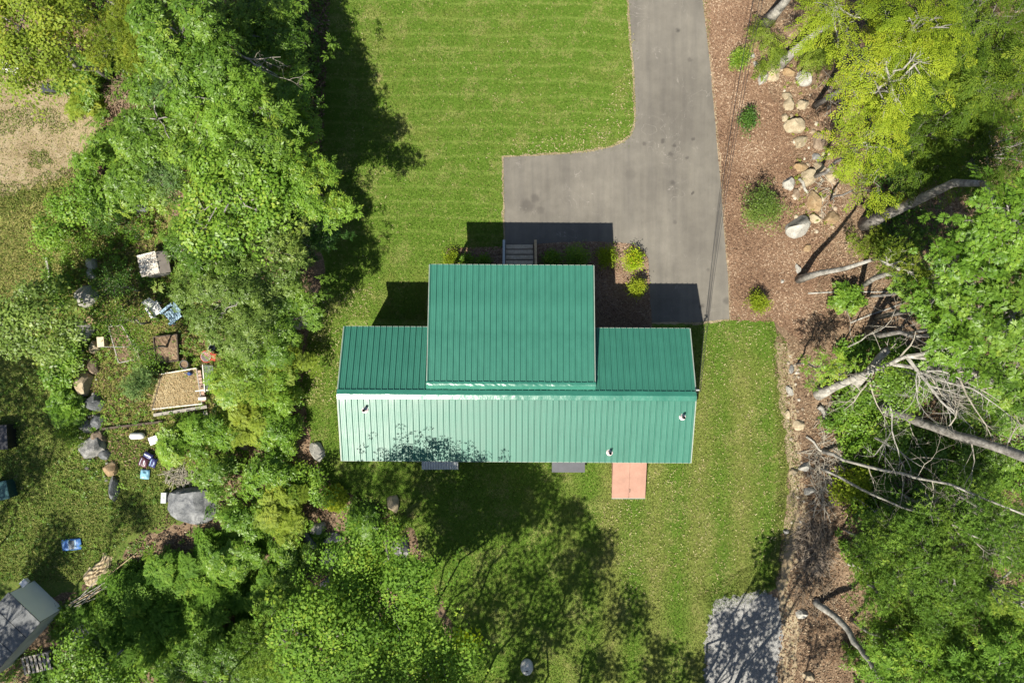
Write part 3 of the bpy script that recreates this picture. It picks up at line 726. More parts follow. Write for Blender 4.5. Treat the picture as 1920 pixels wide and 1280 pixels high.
# power line: twisted wires from the mast up to a pole out of view
pl = thing('power_line', 'thin dark service wires running from the house gable over the driveway edge', 'wires', (hr.location.x + MX, MY, 4.4))
pl['_o'] = tuple(pl.location)
A = Vector((MX + .186, MY - .04, 4.42)); B = P(1424, -60, 7.4); B2 = B + (B - P(1325, 560, 4.9)) * .0
for k, (dx, dz, rr) in enumerate(((0, 0, .010), (.16, .05, .008), (.27, -.05, .008))):
    pts = []
    for i in range(25):
        t = i / 24; p = A.lerp(B, t); sag = 4 * .75 * t * (1 - t)
        p = p + Vector((dx * (.25 + t), 0, dz * t - sag)); pts.append(p)
    d = pts[-1] - pts[-2]
    for i in range(8): pts.append(pts[-1] + d)
    mb = MB().tube(pts, rr, 5); part('wire', mb, BLACK, pl)

# ------------------------------------------------------------------ boulders
def ico(sub=3):
    import bmesh
    b = bmesh.new(); bmesh.ops.create_icosphere(b, subdivisions=sub, radius=1)
    v = np.array([x.co[:] for x in b.verts]); f = [tuple(i.index for i in x.verts) for x in b.faces]; b.free(); return v, f
ICO3, ICO2 = ico(3), ico(2)
def boulder(label, px, py, wx, wy, mat, h=None, rot=0.0, seed=0, group='boulders of the stone rows', name='boulder', cat='rock', cuts=13):
    rng = np.random.default_rng(seed * 31 + 3); h = h or .38 * (wx + wy) * .023
    z = h * .6; c = P(px, py, z); sx, sy = wx * (H - z) / F / 2 * 1.30, wy * (H - z) / F / 2 * 1.30
    v0, f = ICO3 if max(wx, wy) > 14 else ICO2; v = v0.copy()
    for _ in range(cuts):
        nrm = rng.normal(size=3); nrm[2] = abs(nrm[2]) * .8; nrm /= np.linalg.norm(nrm); d = rng.uniform(.52, .86)
        t = v @ nrm - d; k = t > 0; v[k] -= np.outer(t[k], nrm) * .97
    v += .03 * np.sin(v[:, [1, 2, 0]] * 5 + rng.uniform(0, 6, 3)) + .012 * rng.normal(size=v.shape)
    v *= np.array([sx, sy, h * .8]); a = RAD(rot); v = v @ np.array([[math.cos(a), math.sin(a), 0], [-math.sin(a), math.cos(a), 0], [0, 0, 1]])
    v[:, 2] = np.maximum(v[:, 2] + h * .14, -.08)
    me = bpy.data.meshes.new('boulder'); me.from_pydata(v.tolist(), [], f); me.materials.append(ROCKS[mat])
    me.polygons.foreach_set('use_smooth', [True] * len(f)); me.set_sharp_from_angle(angle=RAD(16)); me.update()
    return tag(link(name, me, None, (c.x, c.y, 0)), label, cat, group)
GE = 'boulders of the stone row along the woods'; GW = 'boulders of the garden stone row'; GB = 'boulders among the ferns behind the house'
EAST = [
 ('cream boulder at the foot of the pale slanting trunk, flat topped', 1453, 136, 30, 25, 'cream', 10), ('small orange tan boulder beside the cream one under the slanting trunk', 1483, 134, 26, 16, 'tan', -5),
 ('upright grey white slab leaning at the driveway end of its row', 1434, 144, 16, 31, 'white', -20), ('half buried grey white boulder beneath the hemlock boughs', 1511, 143, 32, 24, 'white', -30),
 ('small cream boulder topmost of the cluster of three above the round one', 1478, 178, 19, 17, 'cream', 0), ('egg shaped cream boulder in the middle of the cluster of three', 1483, 194, 21, 25, 'cream', -15),
 ('cream boulder with dark speckles on the woods side of the cluster of three', 1505, 193, 23, 19, 'cream', 20), ('large round cream boulder, biggest in the upper part of the stone row', 1497, 230, 37, 33, 'cream', 0),
 ('oval cream boulder just below the large round one', 1503, 262, 27, 20, 'cream', 25), ('rounded grey brown boulder under the tip of the lime boughs', 1541, 262, 24, 28, 'brown', 20),
 ('tan boulder at the mulch side of the pair of pale blocks', 1505, 312, 23, 20, 'tan', 10), ('angular cream block in the centre of the tight group of three', 1523, 329, 27, 33, 'cream', -25),
 ('tall pale boulder tucked behind the angular cream block', 1538, 314, 20, 25, 'cream', -10), ('square whitish grey block lying apart near the large leafy shrub', 1483, 342, 24, 22, 'white', -30),
 ('split pale boulder lying next to the dark trunk shadow', 1564, 328, 20, 22, 'cream', 30), ('tall tan boulder standing above the small cream one', 1534, 377, 24, 40, 'tan', -5),
 ('small cream boulder between the tall tan one and the big white one', 1529, 407, 22, 18, 'cream', -15), ('big jagged white grey boulder at the lower end of the row', 1505, 423, 43, 38, 'white', 35),
 ('flat tan boulder lying in the trunk shadow beside the small cream one', 1561, 408, 28, 24, 'tan', 30), ('small triangular pale stone on the mulch side of the large round boulder', 1474, 219, 15, 13, 'cream', 0),
 ('small pinkish white stone nearest to the wires, upper of two', 1413, 104, 11, 10, 'white', 20), ('small pinkish white stone nearest to the wires, lower of two', 1418, 118, 11, 11, 'white', 40),
 ('narrow grey brown stone below the square whitish block', 1496, 361, 12, 21, 'brown', 20), ('flat grey stone half sunk in twigs under the lime boughs', 1532, 293, 16, 12, 'grey', 0),
 ('small pale stone at the foot of the curved bare trunk', 1499, 504, 10, 18, 'white', 10), ('flat tan stone lying alone in open mulch', 1515, 464, 13, 15, 'tan', 0), ('tiny white stone in the mulch near the round lime shrub', 1468, 527, 8, 7, 'white', 0),
 ('smooth pale oval stone at the lawn edge beside the tree shadow', 1483, 734, 12, 20, 'white', 20), ('small pale stone at the lawn edge below the oval one', 1478, 776, 11, 15, 'cream', 10),
 ('cream stone amid dark litter beside the lawn corner', 1500, 798, 17, 18, 'cream', 0), ('grey speckled stone near the lawn in deep shade', 1486, 692, 10, 16, 'grey', 0),
 ('squarish pale green grey stone below the thin fallen pole', 1512, 877, 20, 17, 'white', 20), ('cream stone next to the pale green grey one', 1492, 885, 15, 12, 'cream', 0), ('white flat stone beside the bundle of split branches', 1520, 922, 19, 14, 'white', 10),
 ('white speckled stone between gravel pad and pale leaning trunk', 1505, 1154, 21, 18, 'white', 20), ('pale stone at the bottom edge below the gravel pad trunk', 1518, 1269, 21, 15, 'cream', -10), ('small grey stone at the bend of the lawn edge', 1475, 997, 12, 9, 'grey', 0)]
for i, (lb, x, y, a, b, m_, r_) in enumerate(EAST): boulder(lb, x, y, a, b, m_, None, r_, 100 + i, GE)
WEST = [
 ('small white boulder at the upper end of the garden row', 168, 492, 23, 20, 'white', 20), ('pale pinkish stone just below the small white boulder', 168, 513, 15, 20, 'white', 0), ('large light grey boulder under the shrub leaves near the row top', 155, 552, 34, 42, 'white', 20),
 ('rounded tan stone between the two large pale boulders', 169, 600, 20, 22, 'tan', 20), ('pale boulder half covered by shrub leaves beside the tan stone', 148, 619, 34, 40, 'white', -20), ('pale boulder behind the small wooden box', 173, 649, 22, 28, 'cream', 20),
 ('big cream boulder, largest pale one of the garden row', 146, 719, 38, 44, 'cream', 10), ('brown shaded boulder above the big cream one', 171, 688, 20, 30, 'brown', 10), ('blue grey boulder below the big cream one', 168, 757, 34, 31, 'dark', 20),
 ('dark rounded boulder beneath the blue grey one', 177, 789, 25, 27, 'dark', 0), ('mossy pale boulder beside the dark rounded one', 155, 801, 30, 24, 'grey', -20), ('brown grey block next to the long thin shadow', 181, 820, 28, 30, 'brown', 0),
 ('big veined grey boulder, largest dark one of the garden row', 160, 841, 42, 46, 'grey', -30), ('small dark rough stone against the big veined boulder', 192, 853, 20, 22, 'dark', 0), ('rounded tan grey boulder under a dark rock ledge', 200, 881, 30, 24, 'tan', 0), ('long dark slate coloured rock at the lower end of the garden row', 208, 915, 19, 42, 'dark', 0)]
for i, (lb, x, y, a, b, m_, r_) in enumerate(WEST): boulder(lb, x, y, a, b, m_, None, r_, 200 + i, GW)
boulder('huge smooth charcoal boulder standing alone at the edge of the bushes', 352, 946, 76, 66, 'dark', 1.0, -25, 307, None, cuts=5)
BACK = [('upright white rock by the bushes near the house corner', 593, 849, 21, 38, 'white', 25), ('white rock standing alone at the shaded lawn edge', 735, 948, 22, 35, 'cream', 12), ('white angular rock topmost of the fern group', 594, 991, 30, 20, 'white', 10),
 ('blue grey rounded rock under the white angular one', 620, 1012, 34, 20, 'dark', 0), ('rounded purplish grey boulder in the middle of the fern group', 616, 1049, 34, 36, 'grey', 0), ('mossy grey boulder lowest in the fern group', 617, 1100, 42, 34, 'grey', 10),
 ('flat dark slab leaning beside the white angular rock', 580, 1015, 18, 34, 'dark', 30), ('pale grey boulder partly under leafy twigs beside the low shrub', 747, 1030, 34, 38, 'grey', 0), ('tiny pale stone amid weeds by the low shrub', 708, 978, 8, 8, 'cream', 0),
 ('pale stone in deep shade at the upper lawn edge', 559, 81, 15, 14, 'grey', 0), ('dark rock with white glint among bushes over the garden', 258, 388, 26, 22, 'dark', 0), ('brown rock among the bright bushes west of the house', 453, 836, 22, 20, 'brown', 0)]
for i, (lb, x, y, a, b, m_, r_) in enumerate(BACK): boulder(lb, x, y, a, b, m_, None, r_, 320 + i, GB)
# domed well cap
w0 = P(988, 1252, .2); wc = thing('well_cap', 'pale rounded concrete dome standing alone on the back lawn', 'well cap', (w0.x, w0.y, 0))
mb = MB(); mb.lathe([(.30, 0), (.30, .10), (.27, .20), (.20, .27), (.09, .31), (.01, .315)], (w0.x, w0.y, 0), 22)
mb.v = [(w0.x + (v[0] - w0.x) * .92, w0.y + (v[1] - w0.y) * 1.15, v[2]) for v in mb.v]
part('dome', mb, simple('old_concrete', (.36, .35, .32), (.62, .61, .58), 3, .8, .2, .3, fine=24), wc, True)
mb = MB(); mb.box((w0.x + .0, w0.y - .08, .30), (.10, .03, .05)); part('lifting_loop', mb, BLACK, wc)

# ------------------------------------------------------------------ garden and yard objects
def ring(mb, c, r, rr, n=22): mb.tube([(c[0] + r * math.cos(a), c[1] + r * math.sin(a), c[2]) for a in np.linspace(0, 2 * math.pi, n)], rr, 6, False)
BEIGE = flat('beige_metal', (.46, .41, .35), .55, .35); 
# ribbed hutch
hp = [P(258, 480, .9), P(293, 472, .9), P(301, 512, .9), P(266, 520, .9)]; hc = (hp[0] + hp[2]) / 2
ht = thing('garden_hutch', 'small garden hutch with beige ribbed lean-to roof in the clearing', 'hutch', (hc.x, hc.y, 0))
ux = (hp[1] - hp[0]).normalized(); uy = (hp[3] - hp[0]).normalized(); Lx, Ly = (hp[1] - hp[0]).length, (hp[3] - hp[0]).length
for i in range(4):
    mb = MB(); a = hp[0] + uy * Ly * (i + .5) / 4; mb.bar(a + Vector((0, 0, .02)), a + ux * Lx + Vector((0, 0, .06)), Ly / 4 - .012, .025); part('roof_board', mb, BEIGE, ht)
mb = MB()
for i in range(4): a = hp[0] + uy * (Ly * i / 4 + .02); mb.bar(a + Vector((0, 0, .05)), a + ux * Lx + Vector((0, 0, .09)), .07, .03)
part('roof_batten', mb, flat('pale_batten', (.52, .49, .44), .6), ht)
a = hp[1]; mb = MB(); q = [a + Vector((0, 0, .06)), hp[2] + Vector((0, 0, .06)), hp[2] + ux * .32 + Vector((0, 0, -.25)), a + ux * .32 + Vector((0, 0, -.25))]
mb.add(q + [v - Vector((0, 0, .03)) for v in q], [(0, 3, 2, 1), (4, 5, 6, 7), (0, 1, 5, 4), (1, 2, 6, 5), (2, 3, 7, 6), (3, 0, 4, 7)]); part('roof_slope', mb, flat('beige_painted_shade', (.30, .26, .23), .6), ht)  # darker copy of the beige: this slope's shade is put into its colour
mb = MB(); cc = (hp[0] + hp[2]) / 2; mb.box((cc.x + .08, cc.y, .44), (Lx * .95, Ly * .9, .86), math.atan2(ux.y, ux.x)); part('body', mb, GREYWOOD, ht)

def chair(name, label, px, py, rz, mat, s=1.0, tilt=0.0):
    c = P(px, py, .3); t = thing(name, label, 'chair', (c.x, c.y, 0), 'garden chairs'); M = Matrix.Translation((c.x, c.y, 0)) @ Matrix.Rotation(rz, 4, 'Z') @ Matrix.Rotation(tilt, 4, 'X')
    def put(nm, boxes):
        mb = MB()
        for cen, d, rx in boxes:
            m2 = MB().box((0, 0, 0), d, 0, rx); mb.add([M @ (Vector(v) * s + Vector(cen) * s) for v in m2.v], m2.f)
        part(nm, mb, mat, t)
    for i in range(5): put('slat', [((0, -.22 + i * .105, .36 + .012 * (i % 2)), (.52, .085, .022), 0)])
    for i in range(5): put('back_slat', [((-.21 + i * .105, .42, .62), (.085, .62, .022), .95)])
    for sx in (-1, 1):
        put('arm', [((sx * .33, .02, .56), (.12, .68, .025), 0)])
        put('leg', [((sx * .29, -.27, .27), (.05, .08, .54), 0)]); put('leg', [((sx * .29, .28, .27), (.05, .08, .54), 0)])
chair('garden_chair', 'white slatted garden chair beside the blue one', 292, 581, .55, WHITE, .78)
chair('garden_chair', 'pale blue slatted garden chair half under leaves', 324, 590, -.9, flat('pale_blue_paint', (.28, .40, .50), .5), .95)

def boxthing(name, label, cat, px, py, w, d, h, rz, mat, lid=None, z0=0, group=None):
    c = P(px, py, h); t = thing(name, label, cat, (c.x, c.y, z0), group)
    mb = MB(); th = .02
    for sx, sy, dx, dy in ((0, 1, w, th), (0, -1, w, th), (1, 0, th, d - 2 * th), (-1, 0, th, d - 2 * th)):
        off = Matrix.Rotation(rz, 3, 'Z') @ Vector((sx * (w - th) / 2, sy * (d - th) / 2, 0)); mb.box((c.x + off.x, c.y + off.y, z0 + h / 2), (dx, dy, h), rz)
    mb.box((c.x, c.y, z0 + .02), (w - .05, d - .05, .03), rz); part('body', mb, mat, t)
    if lid: mb = MB(); mb.box((c.x, c.y, z0 + h + .018), (w + .03, d + .03, .03), rz); mb.box((c.x, c.y, z0 + h + .04), (w * .4, .03, .02), rz); part('lid', mb, lid, t)
    return t
boxthing('wooden_box', 'pale wooden box with lid between boulder and garden path', 'box', 189, 641, .26, .40, .34, .08, TANWOOD, flat('pale_ply', (.52, .44, .31), .7))
boxthing('storage_tote', 'black plastic tote with lid beside the sandy track', 'storage tote', 92, 165, .62, .36, .34, .05, BLACK, flat('tote_lid', (.05, .053, .06), .45))
boxthing('concrete_block', 'small grey block standing against the huge charcoal boulder', 'block', 307, 933, .19, .42, .22, -.05, simple('block_grey', (.32, .34, .34), (.48, .50, .50), 6, .8, .2, .2), flat('block_top', (.42, .45, .44), .8))
boxthing('white_crate', 'white square crate next to the white barrel', 'crate', 288, 825, .34, .30, .28, .35, WHITE, flat('crate_lid', (.74, .74, .74), .5))
boxthing('dark_trailer_box', 'black box cut off by the frame edge on shaded grass', 'box', -4, 820, .8, 1.0, .55, .05, BLACK, flat('black_lid', (.03, .03, .034), .35))
boxthing('green_bin', 'dark green bin cut off by the frame edge on shaded grass', 'bin', 0, 920, .7, .75, .5, .2, flat('bin_green', (.02, .06, .06), .4), flat('bin_lid', (.02, .075, .08), .35))
# white barrel lying down
c = P(258, 817, .15); bl = thing('white_barrel', 'white elongated plastic barrel lying on its side', 'barrel', (c.x, c.y, 0))
mb = MB(); mb.tube([(c.x - .30, c.y - .01, .15), (c.x - .27, c.y - .01, .15), (c.x - .2, c.y, .15), (c.x + .15, c.y + .01, .15), (c.x + .25, c.y + .012, .15), (c.x + .30, c.y + .015, .15)], [.10, .135, .145, .145, .12, .06], 16); part('body', mb, WHITE, bl, True)
mb = MB(); mb.tube([(c.x - .34, c.y - .012, .15), (c.x - .30, c.y - .01, .15)], .045, 10); part('cap', mb, flat('barrel_cap', (.5, .5, .48), .5), bl)

# raised beds
def bed_frame(label, corners, h, mat, name='raised_bed', soil_mat=SANDM, fill=True, capm=None):
    pts = [P(x, y, h) for x, y in corners]; c = sum(pts, Vector()) / 4; t = thing(name, label, 'garden bed', (c.x, c.y, 0))
    for i in range(4):
        a, b = pts[i].copy(), pts[(i + 1) % 4].copy(); d = (b - a).normalized(); a.z = b.z = h / 2
        mb = MB(); mb.bar(a - d * .02, b + d * -.022, .045, h); part('plank', mb, capm[i] if capm else mat, t)
    if fill:
        mb = MB(); q = [p.lerp(c, .03) for p in pts]; n = 12; vs = []
        r = random.Random(4)
        for i in range(n + 1):
            for j in range(n + 1):
                u, v = i / n, j / n; p = (q[0] * (1 - u) + q[1] * u) * (1 - v) + (q[3] * (1 - u) + q[2] * u) * v
                vs.append((p.x, p.y, h * .75 + r.uniform(-.02, .03)))
        mb.add(vs, [(i * (n + 1) + j, i * (n + 1) + j + 1, (i + 1) * (n + 1) + j + 1, (i + 1) * (n + 1) + j) for i in range(n) for j in range(n)]); part('soil', mb, soil_mat, t)
    return t
WW = flat('whitewashed_board', (.58, .56, .50), .7)
bed_frame('raised garden bed mulched with straw inside whitewashed boards', [(303, 701), (368, 690), (378, 757), (285, 767)], .22, WW, capm=[WW, GREYWOOD, WW, DARKWOOD])
bed_frame('weedy brown plank bed above the straw covered bed', [(287, 632), (331, 627), (334, 676), (292, 680)], .25, DARKWOOD, soil_mat=LITTER)
bed_frame('low overgrown bed beside the wooden box, edged with worn boards', [(203, 612), (228, 610), (262, 672), (222, 680)], .15, GREYWOOD, soil_mat=LITTER)
# brick path beside the straw bed: blocks in a row
bp = thing('brick_edging', 'row of pinkish paving bricks edging the straw bed', 'bricks', tuple(P(376, 720)))
BRK = simple('pink_brick', (.30, .19, .14), (.46, .33, .26), 9, .85, .2, .4)
for i in range(9):
    x = 372 + i * 1.1; y = 697 + i * 6.6; c = P(x, y, .2); mb = MB(); mb.box((c.x, c.y, .10), (.20, .125, .20 + .012 * (i % 3)), .12 + .05 * math.sin(i * 2.1)); part('brick', mb, BRK, bp)
c = P(382, 722, .3); cf = thing('clear_cold_frame', 'clear corrugated panel leaning beside the brick edging', 'cold frame', (c.x, c.y, 0))
CLEAR, _n, _l, _b = new_mat('clear_panel'); _b.inputs['Base Color'].default_value = (.50, .58, .56, 1); _b.inputs['Roughness'].default_value = .18; _b.inputs['Alpha'].default_value = .55
mb = MB(); q0, q1, q2, q3 = P(380, 684, .55), P(399, 685, .25), P(402, 731, .25), P(384, 734, .55); m = 20; vs = []
for i in range(m + 1):
    t = i / m; dz = .012 * math.cos(i * math.pi / 1.0)
    for a, b in ((q0, q1), (q3, q2)): p = a.lerp(b, t); vs.append((p.x, p.y, p.z + dz))
mb.add(vs, [(2 * i, 2 * i + 1, 2 * i + 3, 2 * i + 2) for i in range(m)]); part('panel', mb, CLEAR, cf)
mb = MB(); mb.bar(q0, q3, .04, .04); mb.bar(q0 * 1, Vector((q0.x, q0.y, 0)), .04, .04); mb.bar(q3 * 1, Vector((q3.x, q3.y, 0)), .04, .04); mb.bar(P(366, 733, .5), P(408, 729, .5), .05, .03); part('frame', mb, WW, cf)
c = P(379, 747, .3); mb = MB(); mb.box((c.x, c.y, .30), (.34, .12, .03), .05); mb.box((c.x - .14, c.y, .14), (.04, .10, .28), .05); mb.box((c.x + .14, c.y, .14), (.04, .10, .28), .05)
single('white_stool', mb, WW, 'narrow white board bench at the lower corner of the straw bed', 'bench', (c.x, c.y, 0))
# bucket, blue can, grill
c = P(345, 683, .4); bu = thing('dark_planter', 'round dark planter casting a round shadow by the straw bed', 'planter', (c.x, c.y, 0))
mb = MB(); mb.lathe([(.13, 0), (.17, .40), (.185, .40), (.185, .42), (.165, .42), (.15, .34), (.01, .34)], (c.x, c.y, 0), 20); part('pot', mb, flat('planter_grey', (.10, .10, .105), .5), bu)
mb = MB(); mb.lathe([(.155, .33), (.155, .365), (.01, .375)], (c.x, c.y, 0), 14); part('soil', mb, LITTER, bu)
c = P(389, 668, .6); gr = thing('red_barbecue', 'round red kettle barbecue with wire grate in the garden', 'barbecue', (c.x, c.y, 0))
REDP = flat('red_enamel', (.33, .05, .025), .4, .5)
mb = MB(); mb.lathe([(.05, .42), (.16, .46), (.23, .56), (.25, .68), (.265, .69), (.235, .69), (.20, .56), (.02, .48)], (c.x, c.y, 0), 22); part('bowl', mb, REDP, gr)
mb = MB(); ring(mb, (c.x - .03, c.y, .695), .20, .010)
for i in range(7): y = -.15 + i * .05; xx = math.sqrt(.2 ** 2 - y * y); mb.bar((c.x - .03 - xx, c.y + y, .695), (c.x - .03 + xx, c.y + y, .695), .012, .012)
part('grate', mb, GALV, gr)
for a in (0, 2.1, 4.2): mb = MB(); mb.bar((c.x + .12 * math.cos(a), c.y + .12 * math.sin(a), .5), (c.x + .24 * math.cos(a), c.y + .24 * math.sin(a), 0), .025, .025); part('leg', mb, BLACK, gr)
mb = MB(); mb.bar((c.x + .24, c.y - .02, .68), (c.x + .40, c.y - .05, .70), .30, .03); part('side_shelf', mb, REDP, gr)
c = P(357, 700, .2); wcn = thing('watering_can', 'small dark blue watering can at the corner of the straw bed', 'watering can', (c.x, c.y, .16))
BLUE = flat('blue_plastic', (.025, .06, .20), .4); mb = MB(); mb.lathe([(.085, .0), (.085, .16), (.06, .19), (.01, .19)], (c.x, c.y, .16), 14); part('body', mb, BLUE, wcn)
mb = MB(); mb.tube([(c.x - .07, c.y, .22), (c.x - .20, c.y + .04, .37)], [.02, .012], 8); part('spout', mb, BLUE, wcn); mb = MB(); mb.tube([(c.x + .07, c.y, .20), (c.x + .14, c.y, .28), (c.x + .06, c.y, .37)], .012, 6); part('handle', mb, BLUE, wcn)
c = P(396, 652, .3); bk2 = thing('metal_pail', 'small shiny metal pail behind the red barbecue', 'pail', (c.x, c.y, 0)); mb = MB(); mb.lathe([(.09, 0), (.13, .26), (.14, .27), (.125, .27), (.09, .03), (.01, .03)], (c.x, c.y, 0), 16); part('body', mb, GALV, bk2)
mb = MB(); mb.tube([(c.x + .13 * math.cos(a), c.y + .05, .27 + .12 * math.sin(a)) for a in np.linspace(0, math.pi, 9)], .007, 5); part('handle', mb, BLACK, bk2)
# boards lying along the garden bottom
for k, (lb, a, b, w_, m_) in enumerate((
  ('long weathered board along the lower side of the straw bed', (288, 778), (388, 762), .13, GREYWOOD), ('long dark rail running out over the garden grass', (190, 804), (305, 790), .09, DARKWOOD),
  ('grey plank lying across bushes below the straw bed', (340, 801), (392, 797), .16, GREYWOOD), ('short weathered post lying under the bushes below the straw bed', (385, 770), (388, 806), .18, GREYWOOD),
  ('pale plank standing between the weedy bed and the straw bed', (255, 658), (263, 676), .12, TANWOOD), ('leaning brown stick by the dry grass and shrub', (86, 482), (92, 520), .09, GREYWOOD))):
    A_, B_ = P(*a, .12), P(*b, .12); mb = MB(); mb.bar(A_, B_, w_, .045); mb.bar(A_.lerp(B_, .1) - Vector((0, 0, .06)), A_.lerp(B_, .12) - Vector((0, 0, .06)), w_ * 1.1, .07); mb.bar(A_.lerp(B_, .88) - Vector((0, 0, .06)), A_.lerp(B_, .9) - Vector((0, 0, .06)), w_ * 1.1, .07)
    cc = (A_ + B_) / 2; single('garden_board', mb, m_, lb, 'board', (cc.x, cc.y, 0), 'boards lying in the garden')
# trellis of thin rods
c = P(222, 655, .5); mb = MB()
for i in range(4): x = c.x - .5 + i * .33; mb.tube([(x, c.y + .1, 0), (x + .02, c.y + .12, 1.0)], .010, 5)
for z in (.35, .7, .98): mb.tube([(c.x - .52, c.y + .11, z), (c.x + .54, c.y + .11, z)], .008, 5)
single('wire_trellis', mb, GALV, 'thin wire trellis over the low overgrown bed', 'trellis', (c.x, c.y, 0))

# filled bags
def bag(name, label, px, py, w, d, rz, mat, bandm, group='bags of soil and mulch on the grass', z0=0.0, bands=()):
    c = P(px, py, .12); t = thing(name, label, 'bag', (c.x, c.y, z0), group); n = 14; r = random.Random(int(px)); vs = []; fs = []
    def surf(u, v, up, push=0):
        e = max(0, 1 - abs(u) ** 3.2) * max(0, 1 - abs(v) ** 3.2); h = .085 + up * .085 * e ** .5 * (1 + .15 * math.sin(u * 5 + v * 4 + px)) + push * up
        k = 1 - .05 * (abs(u) * abs(v)); return Vector((u * w / 2 * (1 - .05 * v * v), v * d / 2 * (1 - .06 * u * u), h)) 
    M = Matrix.Translation((c.x, c.y, z0)) @ Matrix.Rotation(rz, 4, 'Z')
    for up in (1, -1):
        o = len(vs)
        for i in range(n + 1):
            for j in range(n + 1): vs.append(M @ surf(-1 + 2 * i / n, -1 + 2 * j / n, up))
        for i in range(n):
            for j in range(n):
                q = (o + i * (n + 1) + j, o + (i + 1) * (n + 1) + j, o + (i + 1) * (n + 1) + j + 1, o + i * (n + 1) + j + 1); fs.append(q if up > 0 else q[::-1])
    mb = MB(); mb.add(vs, fs); part('sack', mb, mat, t, True)
    for (u0, u1, v0, v1, bm) in bands:
        m = 8; vs = [M @ surf(u0 + (u1 - u0) * i / m, v0 + (v1 - v0) * j / m, 1, .004) for i in range(m + 1) for j in range(m + 1)]
        mb = MB(); mb.add(vs, [(i * (m + 1) + j, (i + 1) * (m + 1) + j, (i + 1) * (m + 1) + j + 1, i * (m + 1) + j + 1) for i in range(m) for j in range(m)]); part('printed_panel', mb, bm, t, True)
BAGB = simple('bag_blue', (.05, .14, .38), (.09, .22, .50), 6, .4, .4, .2); BAGL = simple('bag_pale_blue', (.13, .30, .42), (.24, .42, .52), 8, .4, .4, .3); BAGN = simple('bag_navy', (.02, .025, .10), (.05, .05, .17), 6, .4, .4, .2); BAGM = simple('bag_maroon', (.055, .02, .03), (.11, .04, .055), 6, .4, .4, .2)
WPR = flat('white_print', (.55, .58, .66), .5); GPR = flat('grey_print', (.09, .11, .13), .5); LPR = flat('light_blue_print', (.30, .45, .62), .5)
bag('soil_bag', 'blue plastic bag with dark grey printed panel lying on the grass', 133, 1021, .84, .50, .08, BAGB, None, bands=[(-.15, .42, -.75, .75, GPR), (-.24, -.17, -.85, .85, LPR), (.44, .60, -.6, .85, LPR), (-.8, -.72, -.5, .5, LPR)])
bag('soil_bag', 'navy bag with pale band at the top of the heap of bags', 280, 853, .40, .26, -.5, BAGN, None, bands=[(-.8, .8, -.15, .25, WPR)], z0=.12)
bag('soil_bag', 'maroon bag with white stripes in the heap of bags', 268, 866, .40, .44, -.35, BAGM, None, bands=[(-.5, -.38, -.7, .7, WPR), (.2, .42, -.3, .5, WPR)])
bag('soil_bag', 'dark blue bag with pale swirl beside the maroon one', 286, 867, .30, .42, -.35, BAGN, None, bands=[(-.5, -.3, -.7, .7, LPR), (.35, .5, -.7, .3, LPR)])
bag('soil_bag', 'pale blue bag lowest in the heap of bags', 271, 889, .40, .42, -.1, BAGL, None, bands=[(-.3, .4, .25, .6, flat('teal_print', (.06, .16, .22), .5))])
# crumpled tan tarpaulin
rng = np.random.default_rng(8); c = P(180, 1072, .2); n = 46; vs = []
for i in range(n + 1):
    for j in range(n + 1):
        u, v = -1 + 2 * i / n, -1 + 2 * j / n; k = .55 + .2 * math.sin(v * 2.3 + 1) + .1 * math.sin(v * 7)
        x = u * .50 * k * (1.25 if v < 0 else .8) + .12 * math.sin(v * 3); y = v * .78
        e = max(0, 1 - u ** 4) * max(0, 1 - v ** 4)
        h = .03 + e * (.17 + .055 * math.sin(u * 9 + v * 5 + 2 * math.sin(v * 6)) + .045 * math.sin(v * 17 - u * 8) + .03 * math.sin(u * 23 + 3 * v) + .02 * rng.normal() * .3)
        a = -.5; vs.append((c.x + x * math.cos(a) - y * math.sin(a), c.y + x * math.sin(a) + y * math.cos(a), h))
mb = MB(); mb.add(vs, [(i * (n + 1) + j, (i + 1) * (n + 1) + j, (i + 1) * (n + 1) + j + 1, i * (n + 1) + j + 1) for i in range(n) for j in range(n)])
single('crumpled_tarp', mb, simple('burlap', (.30, .24, .15), (.46, .38, .26), 5, .85, .15, .3, fine=40), 'crumpled tan tarpaulin heaped beside the bundle of poles', 'tarpaulin', (c.x, c.y, 0), None, True)
pb = thing('pole_bundle', 'bundle of long thin weathered poles between shed and tan tarpaulin', 'poles', tuple(P(185, 1090)))
for i in range(9):
    r = random.Random(i); a = P(122 + i * 3.2 + r.uniform(-4, 4), 1133 + i * .4 + r.uniform(-6, 4), .1 + .03 * i); b = P(205 + r.uniform(-20, 55), 1088 + r.uniform(-10, 8), .12 + .03 * i)
    if i == 0: a = P(195, 1085, .2); b = P(256, 1036, .25)
    mb = MB().tube([a, a.lerp(b, .5) + Vector((0, 0, .02)), b], [.022, .02, .013], 6); part('pole', mb, GREYWOOD if i % 3 else TANWOOD, pb)
